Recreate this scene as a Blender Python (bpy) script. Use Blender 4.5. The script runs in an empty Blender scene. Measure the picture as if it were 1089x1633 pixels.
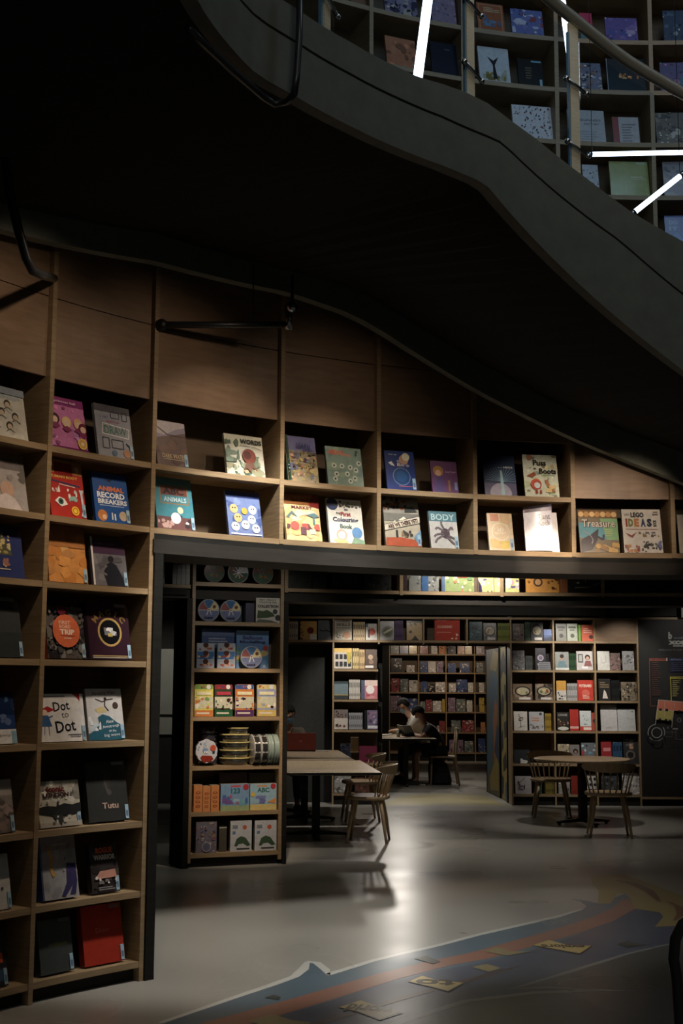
import bpy, bmesh, math, random
from math import sin, cos, pi, radians, hypot, atan2
from mathutils import Vector, Matrix
SC = bpy.context.scene
COL = SC.collection
# ---------------------------------------------------------------- camera
FPX, PITCH, ROLL, EYE = 2050.0, .1334, .005, 1.58
cd = bpy.data.cameras.new('camera'); cam = bpy.data.objects.new('camera', cd); COL.objects.link(cam)
cd.sensor_fit = 'HORIZONTAL'; cd.sensor_width = 36; cd.lens = FPX/1089*36; cd.clip_end = 100
_F = Vector((0, cos(PITCH), sin(PITCH))); _R = Vector((1, 0, 0)); _U = Vector((0, -sin(PITCH), cos(PITCH)))
_r = _R*cos(ROLL)+_U*sin(ROLL); _u = _U*cos(ROLL)-_R*sin(ROLL)
cam.matrix_world = Matrix(((_r.x, _u.x, -_F.x, 0), (_r.y, _u.y, -_F.y, 0), (_r.z, _u.z, -_F.z, EYE), (0, 0, 0, 1)))
SC.camera = cam
# ---------------------------------------------------------------- exposure, world, lights
SC.view_settings.view_transform = 'Standard'; SC.view_settings.look = 'None'
SC.view_settings.gamma = 1; SC.view_settings.exposure = 0.0; SC.view_settings.use_curve_mapping = False
w = bpy.data.worlds.new('world'); SC.world = w; w.use_nodes = True
w.node_tree.nodes['Background'].inputs[0].default_value = (.45, .52, .6, 1)
w.node_tree.nodes['Background'].inputs[1].default_value = 0.012
CX, CY, RW = 2.124, 3.904, 4.554          # the round well and its book wall
def pol(r, a, z=0.0): return Vector((CX+r*cos(radians(a)), CY+r*sin(radians(a)), z))
def spot(p, tgt, power, deg, rad=.04, col=(1, .8, .58), blend=.4):
    d = bpy.data.lights.new('spot_beam', 'SPOT'); d.energy = power; d.spot_size = radians(deg); d.spot_blend = blend
    d.shadow_soft_size = rad; d.color = col
    o = bpy.data.objects.new('spot_beam', d); COL.objects.link(o); o.location = p
    o.rotation_euler = (Vector(tgt)-Vector(p)).to_track_quat('-Z', 'Y').to_euler(); return o
def area(p, tgt, power, sx, sy, col):
    d = bpy.data.lights.new('soft_light', 'AREA'); d.shape = 'RECTANGLE'; d.size = sx; d.size_y = sy; d.energy = power; d.color = col
    o = bpy.data.objects.new('soft_light', d); COL.objects.link(o); o.location = p
    o.rotation_euler = (Vector(tgt)-Vector(p)).to_track_quat('-Z', 'Y').to_euler(); return o
WARM = (1, .78, .58); NEUT = (1, .92, .82); COOL = (.66, .82, 1)
# wall washers under the stair soffit: (angle, radius, z, aim angle, aim z, power, cone)
for a, r, z, ta, tz, pw, dg in [
        (150, 3.4, 3.72, 147, 3.0, 22, 86), (149, 3.5, 3.7, 143, 1.2, 42, 66), (140, 3.5, 3.7, 137, 0.9, 38, 64),
        (134, 3.4, 3.74, 134, 2.92, 12, 92), (128, 3.5, 3.72, 129, 2.7, 26, 64), (120, 3.5, 3.72, 119.5, 2.55, 30, 58), (120, 3.4, 3.74, 119.5, 2.92, 7, 88),
        (111, 3.5, 3.6, 110.5, 2.5, 20, 56), (101, 3.45, 3.3, 100, 2.6, 56, 52), (98.5, 3.6, 3.25, 99.7, 2.43, 170, 22),
        (92, 3.5, 2.95, 94, 2.6, 26, 56)]:
    spot(pol(r, a, z), pol(RW, ta, tz), pw, dg, .03, WARM, 1.0 if dg > 80 else .7)
# pools on the floor
spot(pol(3.5, 128, 3.75), pol(5.4, 122, 0), 255, 60, .10, (1, .97, .92), .5)
spot(pol(3.5, 113, 3.7), pol(5.4, 108, 0), 265, 62, .10, (1, .97, .92), .5)
spot(pol(3.3, 100, 3.3), pol(5.2, 98, 0), 150, 66, .10, (1, .97, .92), .6)
area((0.5, -1.0, 6.8), (1.4, 6.0, 2.0), 100, 3.0, 3.0, (.95, .98, .88))      # added fill standing in for light of the hall above, behind
area(tuple(pol(1.0, 80, 7.6)), tuple(pol(4.5, 98, 5.3)), 36, 2.0, 2.0, COOL)
spot((.2, 1.6, 5.6), (.9, 5.5, 4.95), 40, 30, .05, (1, .9, .75), .9)  # added spot that brightens the balustrade posts, with no fitting of its own
# corridor behind the arch and reading area
spot((-.35, 14.2, 2.9), (-.15, 13.8, .7), 120, 64, .03, NEUT, .6)
spot((-.3, 16.2, 2.9), (-.2, 16.0, .75), 80, 54, .03, NEUT, .6)
spot((0.3, 16.2, 2.9), (.22, 17.4, 1.45), 140, 54, .03, NEUT, .6)
spot((2.95, 16.3, 2.9), (3.05, 17.5, 1.6), 120, 56, .03, NEUT, .6)
spot((3.9, 16.3, 2.9), (3.75, 17.5, 1.4), 52, 60, .03, NEUT, .6)
spot((2.2, 16.3, 2.9), (2.3, 17.5, 2.2), 12, 100, .03, NEUT, .6)
spot((.9, 16.2, 2.9), (.8, 17.4, 2.3), 14, 100, .03, NEUT, .6)
spot((5.2, 15.6, 2.9), (4.9, 17.4, 1.8), 34, 60, .03, NEUT, .6)
spot((2.75, 14.3, 2.9), (2.8, 14.9, .7), 64, 54, .05, NEUT, .6)
spot((1.3, 17.9, 2.9), (2.25, 18.6, 1.0), 44, 80, .05, NEUT, .6)  # added spot that brings out the painted door leaves
spot((1.6, 12.6, 2.9), (1.6, 14.0, 0), 5, 90, .1, NEUT, .8)
spot((-.5, 16.0, 2.9), (-.66, 17.0, 1.15), 40, 40, .03, NEUT, .7)  # added spot that brightens the masked person
spot((-2.3, 15.6, 2.9), (-2.35, 17.4, 1.2), 40, 60, .03, NEUT, .7)  # added spot so the pale board shows on the dark wall
# ring behind the arch
spot(pol(7.85, 96.4, 3.03), pol(8.29, 96.2, 2.6), 95, 122, .02, NEUT, .9)
spot(pol(6.9, 112.0, 2.9), pol(8.25, 111.3, 1.15), 190, 34, .03, WARM, .7)
spot(pol(6.6, 110.0, 2.9), pol(8.25, 111.3, 1.4), 26, 76, .03, NEUT, .6)
# far reading room
spot((.3, 21.0, 2.9), (.95, 21.4, .8), 60, 70, .03, NEUT, .6)
spot((1.6, 25.6, 2.9), (1.6, 27.3, 1.5), 46, 76, .03, WARM, .6)
spot((2.9, 25.6, 2.9), (2.8, 27.3, 1.3), 44, 70, .03, WARM, .6)
spot((1.02, 22.6, 2.66), (1.0, 19.0, 0), 90, 100, .08, NEUT, .6)
spot((2.0, 23.6, 2.9), (2.0, 22.0, 0), 50, 90, .05, NEUT, .8)
spot((1.3, 18.3, 2.9), (1.5, 17.5, 0), 70, 60, .05, NEUT, .8)

# ---------------------------------------------------------------- projection helpers (find the place of a thing seen in the photo)
def ray(px, py):
    a = px-544.5; b = 816.5-py; c, s = cos(ROLL), sin(ROLL)
    x = (a*c-b*s)/FPX; y = (a*s+b*c)/FPX
    return Vector((x, cos(PITCH)-y*sin(PITCH), sin(PITCH)+y*cos(PITCH)))
def onz(px, py, z=0.0):
    r = ray(px, py); t = (z-EYE)/r.z; return Vector((r.x*t, r.y*t, z))
def onY(px, py, Y):
    r = ray(px, py); t = Y/r.y; return Vector((r.x*t, Y, EYE+r.z*t))
def oncyl(px, py, R):
    r = ray(px, py); a = r.x**2+r.y**2; b = -2*(r.x*CX+r.y*CY); c = CX*CX+CY*CY-R*R
    t = (-b+math.sqrt(b*b-4*a*c))/(2*a); return Vector((r.x*t, r.y*t, EYE+r.z*t))
def proj(P):
    X, Y, Z = P[0], P[1], P[2]-EYE
    d = Y*cos(PITCH)+Z*sin(PITCH); x = FPX*X/d; y = FPX*(Z*cos(PITCH)-Y*sin(PITCH))/d
    return 544.5+x*cos(ROLL)+y*sin(ROLL), 816.5-(-x*sin(ROLL)+y*cos(ROLL))
# ---------------------------------------------------------------- materials
MT = {}
def mat(name, col=(.5, .5, .5), rough=.6, metal=0, build=None, coat=0, spec=.5):
    m = bpy.data.materials.new(name); m.use_nodes = True; nt = m.node_tree; b = nt.nodes['Principled BSDF']
    b.inputs['Base Color'].default_value = (*col, 1); b.inputs['Roughness'].default_value = rough
    b.inputs['Metallic'].default_value = metal; b.inputs['Specular IOR Level'].default_value = spec
    b.inputs['Coat Weight'].default_value = coat; b.inputs['Coat Roughness'].default_value = .08
    if build: build(nt, b)
    MT[name] = m; return m
def noise_mix(scale, c1, c2, stretch=(1, 1, 1), detail=6, bump=0.0, rough=None, lo=.3, hi=.7):
    def f(nt, b):
        N = nt.nodes.new; L = nt.links.new
        tc = N('ShaderNodeTexCoord'); mp = N('ShaderNodeMapping'); mp.inputs['Scale'].default_value = stretch
        nz = N('ShaderNodeTexNoise'); nz.inputs['Scale'].default_value = scale; nz.inputs['Detail'].default_value = detail
        cr = N('ShaderNodeValToRGB'); cr.color_ramp.elements[0].position = lo; cr.color_ramp.elements[1].position = hi
        cr.color_ramp.elements[0].color = (*c1, 1); cr.color_ramp.elements[1].color = (*c2, 1)
        L(tc.outputs['Object'], mp.inputs[0]); L(mp.outputs[0], nz.inputs[0]); L(nz.outputs[0], cr.inputs[0]); L(cr.outputs[0], b.inputs['Base Color'])
        if rough:
            mr = N('ShaderNodeMapRange'); mr.inputs['To Min'].default_value = rough[0]; mr.inputs['To Max'].default_value = rough[1]
            L(nz.outputs[0], mr.inputs[0]); L(mr.outputs[0], b.inputs['Roughness'])
        if bump:
            bp = N('ShaderNodeBump'); bp.inputs['Strength'].default_value = bump; bp.inputs['Distance'].default_value = .002
            L(nz.outputs[0], bp.inputs['Height']); L(bp.outputs[0], b.inputs['Normal'])
    return f
def attr_col(amount=.12, scale=60, rough=None, bump=0):
    def f(nt, b):
        N = nt.nodes.new; L = nt.links.new
        at = N('ShaderNodeAttribute'); at.attribute_name = 'Col'
        tc = N('ShaderNodeTexCoord'); nz = N('ShaderNodeTexNoise'); nz.inputs['Scale'].default_value = scale; nz.inputs['Detail'].default_value = 4 if scale > 5 else 1.5
        mr = N('ShaderNodeMapRange'); mr.inputs['From Min'].default_value = .25 if scale > 5 else 0; mr.inputs['From Max'].default_value = .75 if scale > 5 else 1; mr.inputs['To Min'].default_value = 1-amount; mr.inputs['To Max'].default_value = 1+amount
        mx = N('ShaderNodeVectorMath'); mx.operation = 'SCALE'
        L(tc.outputs['Object'], nz.inputs[0]); L(nz.outputs[0], mr.inputs[0]); L(at.outputs['Color'], mx.inputs[0]); L(mr.outputs[0], mx.inputs['Scale'])
        L(mx.outputs[0], b.inputs['Base Color'])
        if rough:
            m2 = N('ShaderNodeMapRange'); m2.inputs['From Min'].default_value = 0; m2.inputs['From Max'].default_value = 1
            m2.inputs['To Min'].default_value = rough[0]; m2.inputs['To Max'].default_value = rough[1]
            L(nz.outputs[0], m2.inputs[0]); L(m2.outputs[0], b.inputs['Roughness'])
        if bump:
            bp = N('ShaderNodeBump'); bp.inputs['Strength'].default_value = bump; bp.inputs['Distance'].default_value = .004
            n2 = N('ShaderNodeTexNoise'); n2.inputs['Scale'].default_value = 3.5; n2.inputs['Detail'].default_value = 3
            L(tc.outputs['Object'], n2.inputs[0]); L(n2.outputs[0], bp.inputs['Height']); L(bp.outputs[0], b.inputs['Normal'])
    return f
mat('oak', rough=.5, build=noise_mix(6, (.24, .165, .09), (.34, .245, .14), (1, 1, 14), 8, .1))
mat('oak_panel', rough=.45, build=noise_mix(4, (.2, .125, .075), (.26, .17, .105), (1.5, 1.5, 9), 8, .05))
mat('oak_back', rough=.6, build=noise_mix(5, (.085, .058, .034), (.12, .085, .05), (1, 1, 10), 6))  # same oak as the shelves, darkened for the shade inside the cases
mat('birch', rough=.42, build=noise_mix(8, (.42, .29, .16), (.55, .4, .24), (6, 1, 1), 6, .05))
mat('plaster_black', rough=.85, build=noise_mix(30, (.018, .018, .016), (.026, .026, .023), (1, 1, 1), 4, .15))
mat('soffit_black', rough=.95, spec=.1, build=noise_mix(160, (.012, .012, .011), (.024, .024, .021), (1, 1, 1), 3, .3))
mat('stringer_grey', rough=.8, build=noise_mix(12, (.115, .112, .09), (.14, .138, .11), (1, 1, 1), 4))
mat('stringer_grey_lit', rough=.8, build=noise_mix(12, (.15, .16, .135), (.19, .2, .165), (1, 1, 1), 4))  # same stringer paint, lightened to stand for light on the inner face
mat('seam', (.01, .01, .01), .8)
mat('fascia_dark', rough=.6, spec=.2, build=noise_mix(5, (.024, .022, .019), (.034, .03, .026), (1, 1, 6), 4))
mat('frame_dark', rough=.6, spec=.15, build=noise_mix(9, (.011, .011, .01), (.018, .018, .016), (1, 1, 6), 4))
mat('print', rough=.3, build=attr_col(.14, 28), coat=.4)
mat('print_matt', rough=.6, build=attr_col(.1, 40))
mat('shrink', rough=.12, build=attr_col(.14, 28), coat=1.0)
mat('paper', rough=.8, build=noise_mix(250, (.55, .5, .42), (.7, .66, .58), (1, 1, 1), 2))
mat('floor_paint', rough=.3, build=attr_col(.1, 1.1, (.2, .4), .14), spec=.5)
mat('steel', (.5, .5, .5), .25, 1)
mat('brass_post', rough=.45, build=noise_mix(20, (.62, .52, .36), (.74, .64, .46), (1, 1, 8), 4))
mat('rail_metal', (.42, .38, .31), .35, .6)
mat('pipe_black', (.03, .03, .032), .35, .3)
mat('iron', (.012, .012, .012), .5, .3)
mat('cloth', rough=.9, build=attr_col(.15, 80))
mat('skin', rough=.55, build=attr_col(.05, 30))
mat('plastic', rough=.35, build=attr_col(.05, 30))
def glassb(nt, b):
    N = nt.nodes.new; L = nt.links.new
    tr = N('ShaderNodeBsdfTransparent'); tr.inputs[0].default_value = (.84, .92, .97, 1)
    gl = N('ShaderNodeBsdfGlossy'); gl.inputs[0].default_value = (.8, .9, 1, 1); gl.inputs['Roughness'].default_value = .03
    fr = N('ShaderNodeFresnel'); fr.inputs[0].default_value = 1.5; mx = N('ShaderNodeMixShader')
    ge = N('ShaderNodeNewGeometry'); mm = N('ShaderNodeMath'); mm.operation = 'SUBTRACT'; mm.use_clamp = True; L(fr.outputs[0], mm.inputs[0]); L(ge.outputs['Backfacing'], mm.inputs[1]); L(mm.outputs[0], mx.inputs[0]); L(tr.outputs[0], mx.inputs[1]); L(gl.outputs[0], mx.inputs[2])
    L(mx.outputs[0], nt.nodes['Material Output'].inputs[0])
mat('glass', build=glassb)
mat('glass_edge', (.16, .27, .38), .15)
mat('clear_plastic', (.6, .62, .6), .08, coat=1)
def emis(name, col, s):
    m = mat(name, col); b = m.node_tree.nodes['Principled BSDF']
    b.inputs['Emission Color'].default_value = (*col, 1); b.inputs['Emission Strength'].default_value = s
emis('tube_light', (.9, .93, 1), 5)
# ---------------------------------------------------------------- mesh builder
def lin(c):
    g = .3*c[0]+.55*c[1]+.15*c[2]; c = tuple(g+(v-g)*.84 for v in c)
    return tuple(((v/255)/12.92 if v/255 <= .04045 else (((v/255)+.055)/1.055)**2.4) for v in c)
class M:
    def __init__(s): s.v = []; s.f = []; s.c = []; s.m = []; s.s = []
    def face(s, pts, col=(1, 1, 1), m=0, sm=False):
        n = len(s.v); s.v += [tuple(p) for p in pts]; s.f.append(list(range(n, n+len(pts)))); s.c.append(col); s.m.append(m); s.s.append(sm)
    def mesh(s, vs, fs, col=(1, 1, 1), m=0, sm=False):
        n = len(s.v); s.v += [tuple(p) for p in vs]
        for f in fs: s.f.append([n+i for i in f]); s.c.append(col); s.m.append(m); s.s.append(sm)
    def box(s, a, b, col=(1, 1, 1), m=0, T=None):
        x0, y0, z0 = a; x1, y1, z1 = b
        vs = [Vector(p) for p in ((x0,y0,z0),(x1,y0,z0),(x1,y1,z0),(x0,y1,z0),(x0,y0,z1),(x1,y0,z1),(x1,y1,z1),(x0,y1,z1))]
        if T is not None: vs = [T @ p for p in vs]
        s.mesh(vs, [(0,3,2,1),(4,5,6,7),(0,1,5,4),(1,2,6,5),(2,3,7,6),(3,0,4,7)], col, m)
    def rbox(s, a, b, r, col=(1, 1, 1), m=0, T=None):
        """box with bevelled edges"""
        bm = bmesh.new(); bmesh.ops.create_cube(bm, size=1)
        for v in bm.verts: v.co = Vector([(a[i]+b[i])/2+v.co[i]*(b[i]-a[i]) for i in range(3)])
        bmesh.ops.bevel(bm, geom=bm.edges[:], offset=r, segments=2, affect='EDGES', profile=.5)
        bm.verts.index_update()
        vs = [T @ v.co if T is not None else v.co.copy() for v in bm.verts]
        s.mesh(vs, [[v.index for v in f.verts] for f in bm.faces], col, m, False); bm.free()
    def arc(s, a0, a1, r0, r1, z0, z1, n=6, col=(1, 1, 1), m=0, cap=True):
        """curved slab about the well's centre; z0/z1 may be functions of the angle"""
        g = lambda z, a: z(a) if callable(z) else z
        vs = []
        for i in range(n+1):
            a = a0+(a1-a0)*i/n
            R0 = g(r0, a); R1 = g(r1, a)
            vs += [pol(R0, a, g(z0, a)), pol(R1, a, g(z0, a)), pol(R1, a, g(z1, a)), pol(R0, a, g(z1, a))]
        fs = []
        for i in range(n):
            k = 4*i
            for j in range(4): fs.append((k+j, k+(j+1) % 4, k+4+(j+1) % 4, k+4+j))
        if cap: fs += [(3, 2, 1, 0), (4*n, 4*n+1, 4*n+2, 4*n+3)]
        s.mesh(vs, fs, col, m)
    def tube(s, pts, r, n=10, col=(1, 1, 1), m=0, cap=True):
        pts = [Vector(p) for p in pts]; rs = r if isinstance(r, (list, tuple)) else [r]*len(pts)
        vs = []; up = None
        for i, p in enumerate(pts):
            d = (pts[min(i+1, len(pts)-1)]-pts[max(i-1, 0)]).normalized()
            if up is None: up = d.orthogonal().normalized()
            up = (up-d*up.dot(d)).normalized(); e = d.cross(up)
            for k in range(n):
                t = 2*pi*k/n; vs.append(p+(up*cos(t)+e*sin(t))*rs[i])
        fs = [(i*n+k, i*n+(k+1) % n, (i+1)*n+(k+1) % n, (i+1)*n+k) for i in range(len(pts)-1) for k in range(n)]
        if cap: fs += [tuple(reversed(range(n))), tuple(range((len(pts)-1)*n, len(pts)*n))]
        s.mesh(vs, fs, col, m, True)
    def lathe(s, prof, n=24, T=None, col=(1, 1, 1), m=0, sm=True):
        vs = []; fs = []
        for r, z in prof:
            for k in range(n):
                p = Vector((r*cos(2*pi*k/n), r*sin(2*pi*k/n), z)); vs.append(T @ p if T is not None else p)
        q = len(prof)
        fs = [(i*n+k, i*n+(k+1) % n, (i+1)*n+(k+1) % n, (i+1)*n+k) for i in range(q-1) for k in range(n)]
        if prof[0][0] > 0: fs.append(tuple(reversed(range(n))))
        if prof[-1][0] > 0: fs.append(tuple(range((q-1)*n, q*n)))
        s.mesh(vs, fs, col, m, sm)
    def ell(s, c, r, T=None, col=(1, 1, 1), m=0, n=16, k=10):
        prof = [(max(1e-4, sin(pi*i/k)), -cos(pi*i/k)) for i in range(k+1)]
        A = Matrix.Translation(c) @ Matrix.Diagonal((*r, 1))
        s.lathe(prof, n, (T @ A) if T is not None else A, col, m)
    def build(s, name, mats, parent=None, world=False, loc=None, norm=False):
        me = bpy.data.meshes.new(name); off = Vector((0, 0, 0))
        if world and parent: off = parent.matrix_world.translation.copy() if parent.parent is None else PIV.get(parent, Vector((0, 0, 0)))
        if loc is not None: off = Vector(loc)
        me.from_pydata([(v[0]-off.x, v[1]-off.y, v[2]-off.z) for v in s.v], [], s.f)
        mats = mats if isinstance(mats, (list, tuple)) else [mats]
        for m in mats: me.materials.append(MT[m])
        me.polygons.foreach_set('material_index', s.m); me.polygons.foreach_set('use_smooth', s.s)
        ca = me.color_attributes.new('Col', 'FLOAT_COLOR', 'CORNER'); buf = []
        for f, c in zip(s.f, s.c): buf += [c[0], c[1], c[2], 1.0]*len(f)
        ca.data.foreach_set('color', buf)
        me.validate(); me.update()
        o = bpy.data.objects.new(name, me); COL.objects.link(o)
        if parent: o.parent = parent
        elif loc is not None: o.location = loc
        if world and parent: PIV[o] = off
        return o
PIV = {}
def tag(o, label=None, cat=None, group=None, kind=None):
    if label: o['label'] = label
    if cat: o['category'] = cat
    if group: o['group'] = group
    if kind: o['kind'] = kind
    return o
def thing(name, loc, label, cat, group=None, rz=0):
    o = bpy.data.objects.new(name, None); COL.objects.link(o); o.empty_display_size = .1
    o.location = loc; o.rotation_euler = (0, 0, rz); o.matrix_world = Matrix.Translation(loc) @ Matrix.Rotation(rz, 4, 'Z')
    return tag(o, label, cat, group)
def struct(m, name, mats, loc=None): return tag(m.build(name, mats, loc=loc), kind='structure')
# text as polygons, cached, normalised to a unit box
TX = {}
def text_polys(t, bold=.0):
    if (t, bold) in TX: return TX[(t, bold)]
    cu = bpy.data.curves.new('t', 'FONT'); cu.body = t; cu.resolution_u = 2; cu.offset = bold
    o = bpy.data.objects.new('t', cu); COL.objects.link(o); bpy.context.view_layer.update()
    me = bpy.data.meshes.new_from_object(o.evaluated_get(bpy.context.evaluated_depsgraph_get()))
    vs = [v.co.copy() for v in me.vertices]; fs = [list(p.vertices) for p in me.polygons]
    bpy.data.objects.remove(o); bpy.data.curves.remove(cu); bpy.data.meshes.remove(me)
    if vs:
        x0 = min(v.x for v in vs); x1 = max(v.x for v in vs); y0 = min(v.y for v in vs); y1 = max(v.y for v in vs)
        vs = [((v.x-x0)/max(1e-6, x1-x0)-.5, (v.y-y0)/max(1e-6, y1-y0)-.5) for v in vs]
    TX[(t, bold)] = (vs, fs); return TX[(t, bold)]
class Art:
    """flat printed shapes on a w x h face; map(u, v, layer) -> point; u, v in 0..1"""
    def __init__(s, m, fn, asp, mi=0): s.m = m; s.fn = fn; s.asp = asp; s.k = 1; s.mi = mi
    def poly(s, pts, col): s.m.face([s.fn(min(1, max(0, u)), min(1, max(0, v)), s.k) for u, v in pts], lin(col), s.mi); s.k += 1
    def r(s, x0, y0, x1, y1, col): s.poly([(x0, y0), (x1, y0), (x1, y1), (x0, y1)], col)
    def e(s, cx, cy, rx, col, ry=None, n=20):
        ry = rx*s.asp if ry is None else ry
        s.poly([(cx+rx*cos(2*pi*i/n), cy+ry*sin(2*pi*i/n)) for i in range(n)], col)
    def ring(s, cx, cy, rx, wd, col, bg):
        s.e(cx, cy, rx, col); s.e(cx, cy, rx-wd, bg)
    def t(s, txt, cx, cy, w, h, col, rot=0, bold=.02):
        vs, fs = text_polys(txt, bold); c, q = cos(rot), sin(rot)
        P = [s.fn(cx+(x*w)*c-(y*h/s.asp)*q, cy+((x*w)*q+(y*h/s.asp)*c)*s.asp, s.k) for x, y in vs]
        s.m.mesh(P, fs, lin(col), s.mi); s.k += 1
    def line(s, pts, wd, col):
        for (x0, y0), (x1, y1) in zip(pts, pts[1:]):
            dx, dy = x1-x0, (y1-y0)/s.asp; L = hypot(dx, dy) or 1; nx, ny = -dy/L*wd/2, dx/L*wd/2*s.asp
            s.poly([(x0+nx, y0+ny), (x0-nx, y0-ny), (x1-nx, y1-ny), (x1+nx, y1+ny)], col)
    def blobs(s, n, cols, x0=0, y0=0, x1=1, y1=1, a=.05, b=.16, rnd=None):
        rnd = rnd or RND
        for _ in range(n):
            cx = rnd.uniform(x0, x1); cy = rnd.uniform(y0, y1); ra = rnd.uniform(a, b); k = rnd.randint(5, 8); ph = rnd.uniform(0, 6)
            el = rnd.uniform(.6, 1.6)
            s.poly([(min(x1, max(x0, cx+ra*el*rnd.uniform(.6, 1.2)*cos(ph+2*pi*i/k))), min(y1, max(y0, cy+ra*s.asp*rnd.uniform(.6, 1.2)*sin(ph+2*pi*i/k)))) for i in range(k)], rnd.choice(cols))
RND = random.Random(7)
# ================================================================ THE SETTING
BARE = (158, 155, 146)
fl = M()
fl.face([(-7, -4, 0), (9, -4, 0), (9, 29, 0), (-7, 29, 0)], lin(BARE))
def paint(px, col, k): fl.face([onz(x, y, .0003*k) for x, y in px], lin(col))
def stripe(px, wd, col, k):
    pts = [onz(x, y, .0003*k) for x, y in px]
    n = len(pts); L = []; Rr = []
    for i, p in enumerate(pts):
        d = (pts[min(i+1, n-1)]-pts[max(i-1, 0)]); d.z = 0; d.normalize(); q = Vector((-d.y, d.x, 0))
        ww = wd[i] if isinstance(wd, (list, tuple)) else wd
        L.append(p+q*ww/2); Rr.append(p-q*ww/2)
    for i in range(n-1): fl.face([L[i], Rr[i], Rr[i+1], L[i+1]], lin(col))
EDGE = [(100, 1715), (180, 1672), (256, 1633), (372, 1593), (437, 1571), (470, 1559), (486, 1548), (494, 1536), (503, 1537), (516, 1547), (523, 1556), (597, 1533), (700, 1509), (764, 1492),
        (887, 1464), (929, 1451), (935, 1445), (926, 1438), (908, 1433), (933, 1436), (955, 1441), (1000, 1424), (1030, 1440), (1160, 1480)]
paint(EDGE+[(1160, 1900), (60, 1900)], (84, 106, 120), 1)
stripe([(256, 1631), (372, 1591), (437, 1569), (470, 1557), (484, 1545), (490, 1534)], [.03, .04, .05, .05, .06, .03], (196, 196, 188), 2)
stripe([(490, 1533), (505, 1535), (519, 1546), (524, 1555)], [.03, .05, .05, .02], (196, 196, 188), 2)
stripe([(523, 1554), (597, 1531), (700, 1507), (764, 1490), (887, 1462), (927, 1450)], [.045, .045, .045, .045, .05, .02], (196, 196, 188), 2)
paint([(60, 1900), (150, 1730), (334, 1650), (489, 1608), (618, 1568), (700, 1547), (764, 1536), (887, 1504), (990, 1462), (1010, 1440), (1052, 1455), (1160, 1490), (1160, 1900)], (72, 82, 102), 2)
stripe([(200, 1690), (334, 1640), (489, 1596), (618, 1557), (700, 1536), (764, 1524), (887, 1490), (960, 1466), (994, 1449), (1002, 1434)], [.2, .19, .17, .16, .16, .18, .18, .17, .15, .08], (146, 98, 80), 3)
stripe([(480, 1640), (640, 1592), (740, 1565), (830, 1540)], [.05, .05, .05, .02], (84, 62, 60), 4)
paint([(813, 1577), (929, 1544), (1000, 1523), (1077, 1505), (1160, 1490), (1160, 1900), (300, 1900), (560, 1660), (640, 1630), (743, 1597), (850, 1584)], (76, 80, 79), 4)
stripe([(600, 1645), (640, 1629), (743, 1596), (850, 1583), (950, 1579), (1015, 1580)], [.05, .05, .05, .045, .05, .01], (136, 138, 132), 5)
stripe([(1077, 1503), (1000, 1521), (929, 1543), (850, 1567), (813, 1577), (870, 1574), (950, 1579)], [.02, .03, .04, .03, .015, .03, .02], (130, 132, 126), 6)
paint([(941, 1398), (995, 1394), (1089, 1429), (1160, 1445), (1160, 1490), (1089, 1476), (1044, 1478), (1058, 1462), (1052, 1455), (1011, 1449), (1006, 1434), (997, 1425), (985, 1424), (974, 1441), (953, 1441), (955, 1422), (945, 1410)], (146, 128, 76), 5)
stripe([(982, 1404), (1010, 1409), (1035, 1421), (1052, 1438)], [.02, .08, .08, .03], (110, 72, 54), 6)
stripe([(1066, 1438), (1082, 1446), (1086, 1458), (1075, 1468)], [.03, .06, .06, .02], (110, 72, 54), 6)
FL = [([(652, 1565), (673, 1556), (700, 1564), (739, 1567), (714, 1580), (688, 1573)], 'to'),
      ([(541, 1606), (575, 1595), (606, 1606), (640, 1614), (605, 1625), (572, 1613)], 'world'),
      ([(850, 1507), (875, 1499), (905, 1507), (943, 1508), (924, 1520), (890, 1514)], 'explore'),
      ([(772, 1517), (793, 1510), (815, 1517), (850, 1517), (808, 1524)], None), ([(752, 1542), (776, 1537), (799, 1544), (780, 1550)], None),
      ([(396, 1629), (433, 1617), (466, 1627), (497, 1630), (470, 1645), (430, 1637)], None), ([(422, 1591), (436, 1586), (448, 1590), (444, 1594)], 0), ([(660, 1528), (680, 1524), (702, 1533), (690, 1537)], 0), ([(984, 1505), (1000, 1500), (1024, 1507), (1000, 1511)], 0)]
for px, word in FL:
    c = (196, 170, 96) if word else ((136, 124, 84) if word is None else (56, 64, 60))
    if word:
        cxm = sum(p[0] for p in px)/len(px); cym = sum(p[1] for p in px)/len(px)
        fl.face([onz(cxm+(x-cxm)*1.05, cym+(y-cym)*1.1+.8, .0003*8) for x, y in px], lin((60, 52, 34)))
    paint(px, c, 9)
    if word:
        vs, fs = text_polys(word, .03); P = [onz(*p, 0) for p in px]
        ce = sum(P, Vector())/len(P); d = (P[3]-P[0]); L = d.length; d.normalize(); q = Vector((-d.y, d.x, 0))
        if q.y < 0: q = -q
        fl.mesh([ce-d*(x*L*.74)-q*(y*.15)+Vector((0, 0, .0033)) for x, y in vs], fs, lin((58, 44, 26)))
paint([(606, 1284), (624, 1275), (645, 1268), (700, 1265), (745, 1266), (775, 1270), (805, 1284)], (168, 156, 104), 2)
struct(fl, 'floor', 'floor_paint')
m = M(); m.arc(50, 178, 4.98, 26, 3.06, 3.2, 40); struct(m, 'ceiling', 'plaster_black')
m = M(); m.box((-8, -5, 8.2), (10, 9.5, 8.4)); struct(m, 'ceiling', 'plaster_black')
m = M(); m.box((-8, -4.2, 0), (10, -4, 8.2)); struct(m, 'wall_rear', 'plaster_black')
m = M(); m.arc(161, 250, 4.6, 4.9, 0, 8.2, 20); struct(m, 'wall_left', 'plaster_black')
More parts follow.
